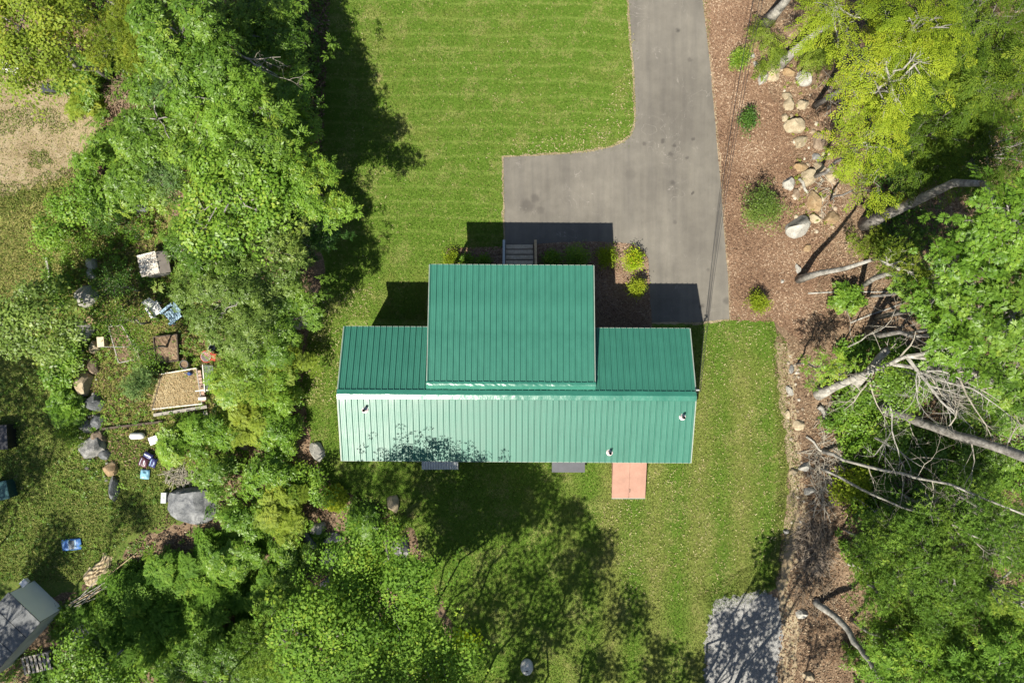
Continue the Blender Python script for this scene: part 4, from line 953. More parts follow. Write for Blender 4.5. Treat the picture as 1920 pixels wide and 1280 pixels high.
# pallets and frames
def slatted(name, label, px, py, w, d, rz, mat, nsl, z=.12, cat='pallet', rails=3, group='wooden pallets by the shed', tilt=0):
    c = P(px, py, z); t = thing(name, label, cat, (c.x, c.y, 0), group); M = Matrix.Translation((c.x, c.y, 0)) @ Matrix.Rotation(rz, 4, 'Z')
    def bx(nm, cen, dim):
        m2 = MB().box(cen, dim); m2.v = [tuple(M @ Vector(v)) for v in m2.v]; part(nm, m2, mat, t)
    for i in range(nsl): bx('slat', ((-.5 + (i + .5) / nsl) * w, 0, z), (w / nsl * .58, d, .022))
    for j in range(rails): bx('rail', (0, (-.5 + j / (rails - 1)) * (d - .06), z / 2 - .008), (w, .06, z - .016))
slatted('wooden_pallet', 'dark weathered pallet standing by the bottom bushes', 68, 1243, 1.25, .75, .22, GREYWOOD, 7, .25)
slatted('wooden_crate_frame', 'grey slatted frame lying among ferns behind the shed', 152, 1184, .62, .55, .62, GREYWOOD, 4, .25, 'frame')
slatted('wooden_crate_frame', 'narrow grey slatted frame below the other one behind the shed', 140, 1206, .30, .85, -.55, GREYWOOD, 2, .2, 'frame', 2)
# stacked boards by the sandy track
bs_ = thing('board_stack', 'stack of pale weathered boards at the edge of the sandy track', 'boards', tuple(P(15, 125)))
for i in range(5):
    a = P(-12 + i * 1, 108 + i * 6, .25); b = P(40 + i * .5, 124 + i * 4.5, .25); mb = MB(); mb.bar(Vector((a.x, a.y, .12 + .03 * (i % 2))), Vector((b.x, b.y, .12 + .03 * (i % 2))), .11, .04); part('board', mb, WW if i % 2 else GREYWOOD, bs_)
# shed
HS = 1.5
D0, C0, G0 = P(119, 1140), P(64, 1087), P(24, 1246); E0 = C0 + G0 - D0
sc = (C0 + G0) / 2; sh = thing('garden_shed', 'low grey shed with pale end wall and dark seamed roof beside the pallets', 'shed', (sc.x, sc.y, 0))
def slab(pts, th):
    n = len(pts); lo = [p - Vector((0, 0, th)) for p in pts]; mb = MB(); mb.add(pts + lo, [tuple(range(n)), tuple(range(2 * n - 1, n - 1, -1))] + [(i, i + n, (i + 1) % n + n, (i + 1) % n) for i in range(n)]); return mb
def up(p, z): return Vector((p.x, p.y, z))
PALEW = simple('pale_sheet', (.78, .78, .76), (.82, .82, .80), 2, .55, .35, .1); SHW = simple('shed_siding', (.24, .265, .22), (.33, .355, .30), 3, .7, .2, .2)
for nm, a, b, m_ in (('wall', C0, D0, PALEW), ('wall', D0, G0, SHW), ('wall', G0, E0, SHW), ('wall', E0, C0, SHW)):
    d = (b - a).normalized(); nn = Vector((d.y, -d.x, 0)) * .03; a2, b2 = a + d * .031, b - d * .031
    mb = MB(); q = [a2, b2, b2 + nn, a2 + nn]; 
    if nn.dot(sc - a) < 0: q = [a2, b2, b2 - nn, a2 - nn]
    vs = [up(p, 0) for p in q] + [up(p, HS - .06) for p in q]
    mb.add(vs, [(3, 2, 1, 0), (4, 5, 6, 7), (0, 1, 5, 4), (1, 2, 6, 5), (2, 3, 7, 6), (3, 0, 4, 7)]); part(nm, mb, m_, sh)
dark = simple('slate_roofing', (.085, .090, .095), (.14, .145, .15), 3, .7, .3, .3, fine=30)
ex = (C0 - E0).normalized() * .03; ey = (D0 - C0).normalized() * .03
for i in range(4):
    for j in range(2):
        t0, t1, u0, u1 = i / 4 + .004, (i + 1) / 4 - .004, j / 2 + .003, (j + 1) / 2 - .003
        def rp(t, u): p = (C0 + ex - ey).lerp(E0 - ex - ey, t).lerp((D0 + ex + ey).lerp(G0 - ex + ey, t), u); return up(p, HS + .16 * (1 - abs(2 * t - 1)) * .3)
        part('roof_sheet', slab([rp(t0, u0), rp(t1, u0), rp(t1, u1), rp(t0, u1)], .04), dark, sh)
q = P(56, 1088, .9); mb = MB(); mb.box((q.x + .02, q.y + .04, 1.2), (.26, .20, .16), .78); mb.box((q.x + .02, q.y + .04, 1.295), (.30, .24, .03), .78); part('white_vent', mb, WHITE, sh)

# ------------------------------------------------------------------ trees with leaves
N_ = [0]
def T(label, ax, ay, r, z, kind, mat, group=None, name='leafy_tree', **k):
    N_[0] += 1; return tree(name, label, group, ax, ay, r, z, kind, LM[mat], seed=N_[0], **k)
def B(label, px, py, r, h, kind, mat, group=None, name='bush', **k):
    N_[0] += 1; return bush(name, label, group, px, py, r, h, kind, LM[mat], seed=N_[0], **k)
GL = 'trees between the lawn and the neighbouring garden'
T('yellow green tree in the corner above the pale boards', 45, 55, 112, 5.5, 'broad', 'yellow', GL, tint=.6)
T('tall tree with long dark leaflets nearest the upper lawn shadow', 455, 75, 100, 3.2, 'compound', 'mid', GL, tint=.42)
T('glossy mid green tree beside the yellow feathery pine', 340, 70, 105, 6.2, 'compound', 'mid', GL, tint=.55)
T('yellowish feathery pine between two darker trees', 245, 80, 74, 5, 'needle', 'yellow', GL, name='pine_tree', tint=.6, dens=1.3)
T('small deep green tree at the lawn edge near the pale stone', 532, 30, 46, 1.9, 'compound', 'dark', GL, tint=.5)
T('bright star leaved tree just over the bare grey limbs', 410, 185, 78, 6.0, 'compound', 'bright', GL, tint=.55)
T('star leaved tree reaching furthest over the lawn shadow at the top', 518, 205, 84, 3.7, 'compound', 'bright', GL, tint=.5)
T('broad mid green tree in the middle of the tree belt', 445, 275, 108, 5.4, 'compound', 'mid', GL, tint=.62)
T('mid green tree beside the brush pile', 300, 225, 85, 5, 'compound', 'mid', GL, tint=.58)
T('bluish green young pine tucked in between the leafy crowns', 330, 150, 45, 5.5, 'needle', 'blue', GL, name='pine_tree', tint=.5)
T('leafy tree over the end of the sandy track', 270, 310, 90, 4, 'compound', 'mid', GL, tint=.6)
T('brightest leafy tree leaning out over the lawn, with long shadow', 552, 335, 92, 4.9, 'compound', 'bright', GL, tint=.62)
T('yellow tinged tree in the middle of the belt above the grey green crown', 440, 370, 105, 5.4, 'broad', 'bright', GL, tint=.66)
T('pale soft pine crown showing between leafy trees', 300, 330, 48, 4.6, 'needle', 'blue', GL, name='pine_tree', tint=.6)
T('grey green crown with dense small leaves, nearest the dormer lawn', 462, 500, 116, 4.2, 'compound', 'grey', GL, tint=.55, scale=.85)
T('deep green tree between the clearing and the grey green crown', 388, 470, 74, 5.0, 'compound', 'mid', GL, tint=.42)
T('dark leafy tree at the lawn edge beside the grey green crown', 550, 440, 60, 2.5, 'compound', 'dark', GL, tint=.5)
T('grey green tree standing over the blue chair', 424, 585, 88, 5.2, 'compound', 'grey', GL, tint=.5, scale=.85)
T('leafy tree over the dry lawn strip west of the house', 510, 610, 86, 4.2, 'compound', 'mid', GL, tint=.55, scale=.85)
T('bright feathery pine beside the west lawn strip', 470, 690, 62, 3.2, 'needle', 'pine', GL, name='pine_tree', tint=.75)
T('round grey green tree over the shaded yard by the frame edge', 62, 612, 84, 3.6, 'broad', 'grey', GL, tint=.6)
GP = 'small trees round the garden clearing'
T('small dark leaved fruit tree beside the ribbed hutch', 216, 534, 32, 2.0, 'small', 'dark', GP, tint=.55, scale=1.2, dens=.85)
T('small fruit tree next to the white chair', 226, 600, 46, 2.2, 'small', 'mid', GP, tint=.5, scale=1.2, dens=.85)
T('leafy little tree hanging over the weedy plank bed', 270, 655, 36, 2.0, 'small', 'mid', GP, tint=.5, scale=1.2, dens=.8)
B('bluish young conifer beside the straw bed', 262, 716, 38, 1.6, 'needle', 'blue', None, 'young_conifer', tint=.7)
GBU = 'bushes round the garden'
for a in [('olive bush behind the black tote', 95, 130, 52, 1.8, 'small', 'grey', .5), ('leafy bush over the dark soil near the tote', 160, 150, 50, 1.8, 'compound', 'mid', .6), ('low bright weeds beside the brush pile', 160, 195, 26, .7, 'fern', 'yellow', .6),
  ('bright bush above the sandy track end', 190, 310, 60, 1.8, 'compound', 'bright', .5), ('bright green bush below the sandy track', 165, 375, 62, 2.0, 'broad', 'bright', .5), ('bush along the dry grass', 120, 420, 50, 1.6, 'broad', 'bright', .55), ('dense bush above the small white boulder', 140, 470, 48, 1.7, 'small', 'bright', .5),
  ('dark bush over the upper clearing', 215, 415, 46, 1.9, 'small', 'dark', .6), ('bush beside the large light grey boulder', 112, 535, 42, 1.6, 'broad', 'mid', .5), ('leafy bush hugging the pale boulder', 130, 655, 34, 1.2, 'broad', 'mid', .6), ('bush between big cream boulder and shaded yard', 118, 700, 32, 1.2, 'broad', 'bright', .4),
  ('grassy bush round the blue grey boulder', 128, 765, 34, 1.0, 'fern', 'bright', .5), ('red berried low bush above the big veined boulder', 135, 810, 24, .8, 'small', 'mid', .6),
  ('bright fern like bush west of the house lawn strip', 540, 665, 46, 1.4, 'fern', 'yellow', .5), ('yellow green bush beside the clear panel', 436, 722, 36, 1.8, 'fern', 'bright', .7), ('tall bright bush by the house corner', 520, 745, 62, 2.0, 'compound', 'bright', .6), ('yellow tinted bush in the middle of the bright bushes', 465, 780, 56, 1.8, 'fern', 'yellow', .6),
  ('leafy bush next to the white crate', 335, 820, 44, 1.5, 'fern', 'bright', .6), ('bush above the brown rock', 415, 815, 55, 1.9, 'compound', 'bright', .45), ('bush reaching the upright white rock', 545, 820, 48, 1.7, 'compound', 'bright', .5), ('dense bush over the charcoal boulder', 420, 880, 62, 2.0, 'compound', 'mid', .6),
  ('lighter bush between charcoal boulder and house corner', 500, 890, 60, 1.9, 'compound', 'bright', .5), ('bush at the shady lawn corner', 575, 905, 50, 1.4, 'broad', 'bright', .6), ('yellow green bush under the dense bush', 530, 960, 56, 1.5, 'fern', 'yellow', .5), ('star leaved bush beside the bare patch', 450, 985, 52, 1.6, 'compound', 'bright', .5),
  ('low bush above the fern patch', 440, 1050, 48, 1.4, 'fern', 'bright', .5), ('bush among the fern rocks', 555, 1050, 45, 1.4, 'compound', 'mid', .6), ('dense low shrub beside the pale grey boulder', 742, 990, 24, .8, 'small', 'mid', .75), ('yellow weed clump at the shaded lawn edge', 628, 935, 11, .5, 'fern', 'lime', .5),
  ('weed clump by the shaded lawn edge rocks', 680, 985, 32, .6, 'fern', 'bright', .45), ('ragged bush at the top of the frame', 130, 25, 46, 2.2, 'small', 'dark', .3)]:
    B(a[0], a[1], a[2], a[3], a[4], a[5], a[6], GBU, tint=a[7])
GS = 'trees at the bottom of the frame'
T('large tree with layered bright leaves beside the shaded lawn', 705, 1130, 142, 7.1, 'broad', 'fern', GS, tint=.66, nl=16, base=(668, 1092), tr=.12)
T('layered leafy tree whose tip holds a golden spray', 800, 1215, 100, 6.8, 'broad', 'fern', GS, tint=.62, nl=13, base=(735, 1160), tr=.1)
T('tree with small leaves beside the mossy boulder', 600, 1200, 105, 8.2, 'broad', 'fern', GS, tint=.6)
T('feathery tree at the bottom edge beneath the layered tree', 720, 1275, 95, 6, 'broad', 'bright', GS, tint=.45)
T('soft pine between ferns and the feathery tree', 500, 1200, 72, 3.0, 'needle', 'pine', GS, name='pine_tree', tint=.6)
T('bright leafy tree over the dark pallet', 165, 1268, 78, 3.2, 'broad', 'bright', GS, tint=.5)
T('leafy tree at the bottom edge beyond the ferns', 390, 1275, 92, 3.0, 'compound', 'mid', GS, tint=.5)
T('golden spray of leaves at the tip of the layered tree', 874, 1196, 19, 6.6, 'broad', 'gold', None, 'golden_sapling', tint=.6, base=(790, 1165), tr=.05, dens=1.3)
for a in [('fern clump over the bare soil beside the charcoal boulder', 395, 1030, 40), ('fern clump beside the pole bundle', 250, 1120, 60), ('fern clump above the bare soil patch', 330, 1075, 60), ('large fern clump in the middle of the fern patch', 330, 1140, 72), ('fern clump behind the slatted frames', 225, 1180, 60), ('fern clump with a bright crown by the soft pine', 410, 1110, 58),
          ('fern clump near the bottom edge', 300, 1215, 72), ('fern clump between the bottom tree and the soft pine', 420, 1190, 66), ('shaded fern clump near the bright leafy tree', 215, 1245, 52), ('fern clump beside the fern rocks', 520, 1100, 56)]:
    B(a[0], a[1], a[2], a[3], 1.1, 'fern', 'fern', 'fern clumps behind the shed', 'fern_clump', tint=.55, cat='fern')
GR = 'trees of the eastern woods'
def RT(*a, **k): k.setdefault('group', GR); return T(*a, **k)
LF = dict(kind='fan', mat='lime', squash=1.0, dens=.75)
RT('lime hemlock over the pale slanting trunk at the top', 1575, 28, 78, 5.6, name='hemlock_tree', tint=.55, path=[(1436, 44, 0), (1458, 20, 1.0), (1482, -8, 2.2), (1520, -40, 4)], tr=.24, bark=BARKP, **LF)
RT('lime hemlock whose boughs reach the cream boulders', 1676, 145, 92, 7.2, name='hemlock_tree', tint=.6, path=[(1462, 122, 0), (1495, 90, 1.0), (1530, 62, 2.2), (1570, 38, 3.5)], tr=.20, bark=BARKP, **LF)
RT('lime hemlock hanging over the oval cream boulder', 1634, 262, 62, 5.2, name='hemlock_tree', tint=.6, **LF)
RT('lime hemlock lowest of the bright boughs beside the trunk shadow', 1628, 340, 44, 3.2, name='hemlock_tree', tint=.55, **LF)
RT('tall hemlock in the upper corner, deep green', 1810, 50, 125, 4.4, name='hemlock_tree', tint=.5, kind='fan', mat='olive', squash=1.0, dens=.75)
RT('bright hemlock beside the deep green one in the corner', 1715, 55, 76, 7.6, name='hemlock_tree', tint=.3, **LF)
RT('hemlock with dark shaded boughs in the upper woods', 1790, 185, 110, 4, name='hemlock_tree', tint=.45, kind='fan', mat='olive', squash=1.0, dens=.75)
RT('hemlock at the upper frame edge with sunlit tips', 1895, 150, 96, 5, name='hemlock_tree', tint=.75, kind='fan', mat='olive', squash=1.0, dens=.75)
RT('dark hemlock behind the thick grey trunk', 1745, 250, 76, 4.0, name='hemlock_tree', tint=.4, kind='fan', mat='olive', squash=1.0, dens=.75)
RT('shaded hemlock above the grey trunk fork', 1850, 290, 82, 4.4, name='hemlock_tree', tint=.35, kind='fan', mat='olive', squash=1.0)
RT('oak on the thick grey leaning trunk at the frame edge', 1885, 410, 92, 9, 'star', 'bright', tint=.45, path=[(1620, 421, 0), (1660, 403, 1.5), (1730, 371, 3.8), (1788, 343, 5.6), (1842, 344, 7)], tr=.26, bark=BARK, name='oak_tree', dens=.72)
RT('oak with a whitish bent limb inside its crown', 1835, 505, 105, 7.5, 'star', 'bright', tint=.4, name='oak_tree', dens=.72, bark=BARKP)
RT('oak at the frame edge below the limbed one', 1895, 590, 92, 8, 'star', 'mid', tint=.65, name='oak_tree', dens=.72)
RT('oak crown above the dead branches', 1790, 625, 80, 6, 'star', 'bright', tint=.35, name='oak_tree', dens=.72)
RT('small oak between the curved bare trunk and larger oaks', 1745, 545, 56, 4.6, 'star', 'mid', tint=.6, name='oak_tree', dens=.72)
RT('oak with leaves by the top of the dead tree', 1885, 700, 62, 6, 'star', 'mid', tint=.6, name='oak_tree', dens=.72)
RT('thin pine with sparse needles on the curved bare trunk', 1672, 500, 62, 5.4, 'needle', 'yellow', tint=.45, name='pine_tree', dens=.55, nl=6, twigs=.1, path=[(1497, 524, 0), (1535, 512, 1.5), (1585, 503, 2.9), (1635, 487, 4.2)], tr=.15, bark=BARKP)
RT('dim pine in the gap under the oaks', 1690, 470, 44, 2.0, 'needle', 'pine', tint=.45, name='pine_tree', dens=.7)
RT('young tree with light open leaves near the side lawn', 1543, 688, 46, 2.6, 'compound', 'bright', tint=.75, dens=.3, scale=.9, name='sapling')
RT('leafy young tree under the dead branches', 1690, 730, 44, 3.0, 'broad', 'mid', tint=.55)
GPN = 'soft pines of the lower woods'
for a in [('soft pine above the pale curving trunk', 1690, 1075, 92, 3.8, .5), ('large soft pine in the middle of the lower woods', 1780, 1060, 112, 5, .5), ('soft pine beside the pile of cut branches', 1645, 1030, 62, 3, .6), ('soft pine at the frame edge over the bare crooked branch', 1890, 985, 82, 6, .35),
          ('soft pine behind the pale curving trunk', 1700, 1165, 80, 3.6, .55), ('shaded soft pine in the lower corner woods', 1830, 1180, 100, 5, .45), ('pine under the thin dead pole', 1770, 960, 84, 3.2, .3), ('sunlit pine tuft at the frame edge, yellow green', 1910, 1130, 44, 6.5, .95)]:
    T(a[0], a[1], a[2], a[3], a[4], 'needle', 'pine', GPN, 'pine_tree', tint=a[5], dens=.9)
T('leafy tree with small bright leaves at the bottom edge of the woods', 1735, 1255, 82, 5, 'compound', 'fern', GR, tint=.65)
T('bottom corner tree next to the small bright leaved one', 1870, 1260, 92, 6, 'compound', 'fern', GR, tint=.5)
for a in [('sunlit bush beside the big dead tree', 1660, 805, 44, 1.4, 'broad', 'bright', .6), ('leafy bush under the fine bare tangle', 1810, 765, 58, 2.2, 'broad', 'bright', .55), ('pale green bush at the frame edge below the oaks', 1890, 780, 54, 2.4, 'compound', 'bright', .6), ('low sunlit bush above the soft pines', 1720, 975, 56, 1.6, 'fern', 'bright', .6), ('yellow green bush by the upper end of the thin dead pole', 1600, 905, 46, 1.2, 'broad', 'lime', .5), ('low bush in the angle of the dead poles', 1690, 880, 52, 1.4, 'broad', 'bright', .35), ('low leafy bush below the thin dead pole', 1650, 955, 50, 1.2, 'broad', 'bright', .35), ('bush at the frame edge under the leaning grey trunk', 1860, 890, 72, 2.2, 'compound', 'mid', .5),
          ('fresh bush between dead poles near the frame edge', 1790, 855, 52, 1.8, 'broad', 'mid', .6), ('sparse bush in the litter below the curved bare trunk', 1585, 565, 34, 1.0, 'star', 'bright', .6), ('bush beneath the dead tree', 1610, 750, 36, 1.0, 'broad', 'mid', .5), ('bush behind the dead tree trunk', 1740, 690, 46, 2.0, 'broad', 'mid', .35),
          ('low bush among litter below the fallen trunk piece', 1560, 790, 26, .7, 'weed', 'bright', .5), ('olive conifer shrub beside the wires at the top', 1435, 80, 42, 1.6, 'fan', 'yellow', .3), ('scrubby conifer by the cream boulders', 1530, 95, 32, 1.4, 'fan', 'yellow', .4), ('bush right of the pine litter hollow', 1640, 470, 40, 1.6, 'needle', 'yellow', .35), ('dark undergrowth bush under the hemlocks', 1762, 300, 50, 1.2, 'fan', 'fern', .25), ('weedy bush at the bottom by the pale trunk', 1600, 1230, 36, .8, 'weed', 'bright', .5)]:
    B(a[0].replace('bush right of the', 'bush beside the'), a[1], a[2], a[3], a[4], a[5], a[6], 'bushes of the eastern woods', tint=a[7])
# planted shrubs
GM = 'shrubs planted in the mulch strip'; GF = 'shrubs in the front planting bed'
B('small round lime green shrub nearest the wires at the top of the mulch', 1384, 113, 15, 0.72, 'small', 'bright', GM, 'planted_shrub', scale=1.15, tint=.7, dens=2)
B('small dark green shrub with pointed outline in the mulch', 1400, 226, 17, 0.80, 'small', 'dark', GM, 'planted_shrub', scale=1.15, tint=.8, dens=1.6, stretch=(.85, 1.35))
B('large loose shrub with creamy leaf tips and purple shadow in the mulch', 1427, 388, 41, 1.7, 'small', 'grey', GM, 'planted_shrub', scale=1.15, tint=.55, dens=1.2, stretch=(.95, 1.0))
B('round bright green shrub nearest the side lawn corner', 1420, 566, 17, 0.87, 'small', 'lime', GM, 'planted_shrub', scale=1.15, tint=.5, dens=2)
B('round shaded shrub beside the steps', 1035, 486, 15, .45, 'small', 'bright', GF, 'planted_shrub', scale=1.15, tint=.5, dens=1.8)
B('wide shaded shrub in the middle of the bed', 1083, 483, 23, .55, 'small', 'bright', GF, 'planted_shrub', scale=1.15, tint=.5, dens=1.6)
B('shrub half in sun at the edge of the house shadow', 1137, 482, 18, .6, 'small', 'lime', GF, 'planted_shrub', scale=1.15, tint=.4, dens=1.8)
B('golden shrub with reddish tips at the bed corner', 1188, 487, 19, 0.80, 'small', 'gold', GF, 'planted_shrub', scale=1.15, tint=.62, dens=1.5)
B('compact lime shrub alone near the driveway edge of the bed', 1193, 540, 14, 0.94, 'small', 'lime', GF, 'planted_shrub', scale=1.15, tint=.62, dens=2)
B('small bright shrub tucked at the west corner of the porch roof', 846, 486, 11, .45, 'small', 'lime', GF, 'planted_shrub', scale=1.15, tint=.5, dens=2)
B('small shaded shrub west of the steps, first from the roof corner', 876, 490, 10, .35, 'small', 'bright', GF, 'planted_shrub', scale=1.15, tint=.4, dens=2)
B('small shaded shrub west of the steps, next to the other one', 905, 492, 10, .35, 'small', 'bright', GF, 'planted_shrub', scale=1.15, tint=.4, dens=2)

# ------------------------------------------------------------------ bare and dead trees
def branchy(mb, rng, p, d, L, r, depth, bend=.36, droop=.0):
    seg = 4; pts = [np.array(p)]; dd = np.array(d, float)
    for i in range(seg):
        dd = dd + rng.normal(size=3) * bend * .55 - np.array([0, 0, droop]); dd /= np.linalg.norm(dd); q = pts[-1] + dd * L / seg
        q[2] = max(q[2], .15); pts.append(q)
    mb.tube(pts, [r * (1 - .7 * i / seg) for i in range(seg + 1)], 5 if r > .02 else 4, False)
    if depth <= 0: return
    for k in range(rng.integers(3, 6)):
        i = rng.integers(1, seg + 1); nd = dd + rng.normal(size=3) * .85; nd[2] *= .6; nd /= np.linalg.norm(nd)
        branchy(mb, rng, pts[i], nd, L * rng.uniform(.42, .68), r * .42, depth - 1, bend, droop)
def dead_tree(label, path, r0, branches, seed, bark=BARKP, name='dead_tree', cat='dead tree', taper=.7, depth=2):
    rng = np.random.default_rng(seed); pts = [P(*q) for q in path]; t = thing(name, label, cat, (pts[0].x, pts[0].y, 0), 'bare trees of the eastern woods')
    # refine the path so that it bends like wood
    fine = []
    for i in range(len(pts) - 1):
        for k in range(3): fine.append(pts[i].lerp(pts[i + 1], k / 3) + Vector(rng.normal(size=3) * (.03 if (i or k) else 0)))
    fine.append(pts[-1]); m = len(fine)
    mb = MB().tube(fine, [r0 * (1 - taper * i / (m - 1)) * (1.35 if i == 0 else 1) * rng.uniform(.88, 1.12) for i in range(m)], 10); part('trunk', mb, bark, t, True)
    for (ti, dpx, L, r) in branches:
        i = min(m - 1, int(ti * (m - 1))); d = np.array([dpx[0], -dpx[1], dpx[2]], float); d /= np.linalg.norm(d)
        mb = MB(); branchy(mb, rng, np.array(fine[i]), d, L, r, depth); part('branch', mb, TWIG if r < .05 else bark, t)
    return t
dead_tree('big bare dead tree with a tangle of pale branches beside the side lawn', [(1533, 738, 0), (1575, 720, 1.0), (1612, 704, 1.8), (1655, 690, 2.7), (1700, 668, 3.6)], .21,
  [(.8, (1, .15, .3), 2.6, .085), (.9, (1, .5, .35), 2.8, .075), (1, (1, -.25, .4), 2.2, .075), (1, (.7, .9, .4), 2.6, .07), (.75, (.4, 1, .3), 2.6, .06), (.7, (-.2, 1, .25), 2.0, .045), (1, (1, .05, .2), 3.0, .06), (.95, (.2, -1, .3), 1.4, .04), (.6, (.1, 1, .1), 1.8, .04)], 41, depth=3)
dead_tree('fine tangle of bare twigs spreading over the leaning grey trunk', [(1720, 690, 3.6), (1780, 700, 4.4), (1840, 730, 5.0)], .05, [(.1, (.8, .7, .1), 2.6, .03), (.4, (1, .3, .1), 2.6, .03), (.6, (.7, -.6, .1), 1.9, .025), (.8, (.5, 1, .1), 2.4, .03), (1, (1, .1, .1), 2.4, .03), (1, (.6, .8, .2), 2.2, .025), (.2, (.2, 1, .1), 2.0, .025)], 53, name='bare_branch', depth=3)
dead_tree('bare twigs hanging beneath the leaning grey trunk', [(1640, 820, 1.5), (1690, 850, 2.2), (1740, 880, 2.8)], .035, [(.2, (-.4, 1, .1), 1.5, .02), (.5, (.4, 1, .1), 1.6, .02), (.8, (1, -.3, .1), 1.8, .02), (1, (.8, .8, .1), 1.7, .02)], 54, name='bare_branch', depth=2)
dead_tree('bare grey branches above the sunlit pine tuft at the frame edge', [(1800, 930, 4.0), (1850, 960, 4.8), (1900, 1010, 5.4)], .04, [(.1, (-.4, 1, .1), 1.5, .022), (.4, (.3, 1, .1), 1.5, .022), (.7, (1, .2, .1), 1.2, .02), (.9, (-.2, 1, .1), 1.4, .02)], 55, name='bare_branch', depth=2)
dead_tree('dead twigs among the low bushes between the dead poles', [(1600, 930, .5), (1640, 960, .9), (1690, 1000, 1.2)], .025, [(.2, (.3, 1, .1), 1.2, .014), (.5, (1, -.4, .1), 1.3, .014), (.8, (.8, .6, .1), 1.2, .014), (1, (1, .1, .1), 1.1, .012)], 56, name='bare_branch', depth=2)
dead_tree('bare pale twigs rising through the lower pines', [(1720, 1030, 3.2), (1760, 1070, 4.2)], .03, [(.2, (1, .3, .1), 1.2, .014), (.6, (.5, 1, .1), 1.1, .014), (1, (1, 1, .1), 1.0, .012), (.4, (1, -.6, .1), 1.0, .012)], 57, name='bare_branch', depth=2)
dead_tree('leaning dead trunk crossing the oaks near the frame edge', [(1690, 625, .3), (1760, 615, 2.2), (1840, 605, 4.2), (1960, 590, 6.5)], .07, [(.4, (.5, 1, .1), 1.2, .02), (.6, (.5, -1, .1), 1.2, .02)], 58, bark=BARK, taper=.5)
dead_tree('fan of thin pale twigs above the big dead tree', [(1590, 650, .6), (1625, 630, 1.6), (1660, 612, 2.6)], .035, [(.2, (-.3, -1, .1), 1.2, .014), (.5, (1, -.5, .2), 1.5, .016), (.7, (.6, 1, .1), 1.3, .014), (1, (1, .1, .1), 1.5, .016), (1, (.7, -.8, .1), 1.3, .014)], 59, name='bare_branch', depth=2)
dead_tree('long slim pale limbs crossing the lower oaks', [(1760, 640, 4.6), (1820, 650, 5.4), (1900, 640, 6.0)], .035, [(.1, (.6, -.9, .2), 1.6, .018), (.4, (1, .6, .1), 1.6, .018), (.7, (.4, -1, .1), 1.4, .016), (1, (1, .2, .1), 1.4, .016)], 60, name='bare_branch', depth=2)
dead_tree('thick pale broken stub beside the big dead tree', [(1598, 724, .6), (1630, 695, 1.4), (1664, 656, 2.3)], .17, [(.9, (.6, -.6, .3), .8, .03)], 42, taper=.25, name='broken_stub', cat='dead trunk', depth=1)
dead_tree('thick grey trunk leaning out to the frame edge', [(1650, 762, .2), (1700, 782, 1.6), (1770, 806, 3.3), (1850, 832, 5.0), (1960, 868, 7)], .20, [(.5, (.4, -.8, .4), 1.4, .03), (.7, (.3, .9, .3), 1.6, .03), (.85, (.5, -.7, .3), 1.3, .035), (.3, (.1, .9, .2), 1.2, .02)], 43, bark=BARK, taper=.15, name='leaning_trunk')
dead_tree('long thin dead pole tree nearest the leaning grey trunk', [(1545, 846, .1), (1600, 868, 1.3), (1690, 888, 3.3), (1784, 910, 5.0), (1930, 968, 7)], .075, [(.35, (.3, 1, .1), 1.3, .02), (.5, (.2, 1, .1), 1.6, .02), (.6, (.4, 1, .2), 1.7, .02), (.7, (.3, 1, 0), 1.5, .02), (.8, (.4, 1, .2), 1.6, .02), (.9, (.6, .7, .2), 1.2, .02), (.65, (.5, -1, .3), 1.2, .018)], 44, taper=.6)
dead_tree('thin dead pole tree slanting lowest through the bushes', [(1541, 878, .1), (1590, 903, 1.2), (1660, 938, 2.8), (1784, 980, 4.6), (1840, 1010, 5.4)], .062, [(.8, (.4, .8, .2), 1.2, .02), (.95, (.7, .6, .2), 1.3, .02), (.7, (.3, -.9, .3), .9, .016)], 45, taper=.6)
dead_tree('crooked bare branch reaching in from the lower frame edge', [(1960, 1000, 3.8), (1905, 1060, 4.3), (1875, 1088, 4.4), (1835, 1100, 4.4), (1806, 1128, 4.4)], .05, [(.3, (-.3, -1, .2), 1.0, .022), (.5, (-.8, -.4, .1), 1.1, .022), (.6, (.1, 1, .1), .9, .018), (.8, (-.6, .8, 0), .7, .015), (.9, (-1, .2, 0), .6, .014)], 46, taper=.75, name='bare_branch')
dead_tree('pale curving trunk beside the gravel pad', [(1529, 1126, 0), (1556, 1147, .7), (1582, 1172, 1.4), (1602, 1200, 2.1), (1632, 1240, 3.1), (1650, 1275, 3.8)], .155, [(.95, (.6, .8, .4), 1.2, .03)], 47, bark=BARKP, taper=.45, name='leaning_trunk')
dead_tree('bare dead branches in the dark hollow under the hemlocks', [(1590, 80, .4), (1605, 130, .8), (1640, 190, 1.2)], .03, [(.2, (.8, .8, .1), 1.3, .016), (.5, (-.8, .5, .1), 1.1, .014), (.6, (1, .3, .1), 1.2, .014), (.9, (.2, 1, .1), 1.0, .014), (.4, (-.5, -.6, .1), .9, .012)], 48, name='bare_branch')
dead_tree('whitish bent snag inside the oak crown', [(1742, 503, 4.2), (1746, 535, 4.6), (1750, 565, 4.8), (1738, 592, 4.8)], .075, [(.9, (.8, .3, .1), .6, .02), (.5, (.6, .8, .1), .5, .018)], 50, taper=.6, name='bare_branch')
dead_tree('bare limbs lying in the upper tree belt', [(440, 98, 5.2), (480, 122, 5.2), (520, 142, 5.0)], .05, [(.3, (1, .35, 0), 1.3, .025), (.6, (.8, .6, 0), 1.1, .02)], 51, bark=BARK, name='bare_branch')
dead_tree('slim double trunk showing in the top tree belt', [(190, -10, 4), (215, 10, 4.8), (255, 38, 5.4)], .055, [(.2, (1, .9, .1), 1.4, .03)], 52, bark=BARK, name='bare_branch')
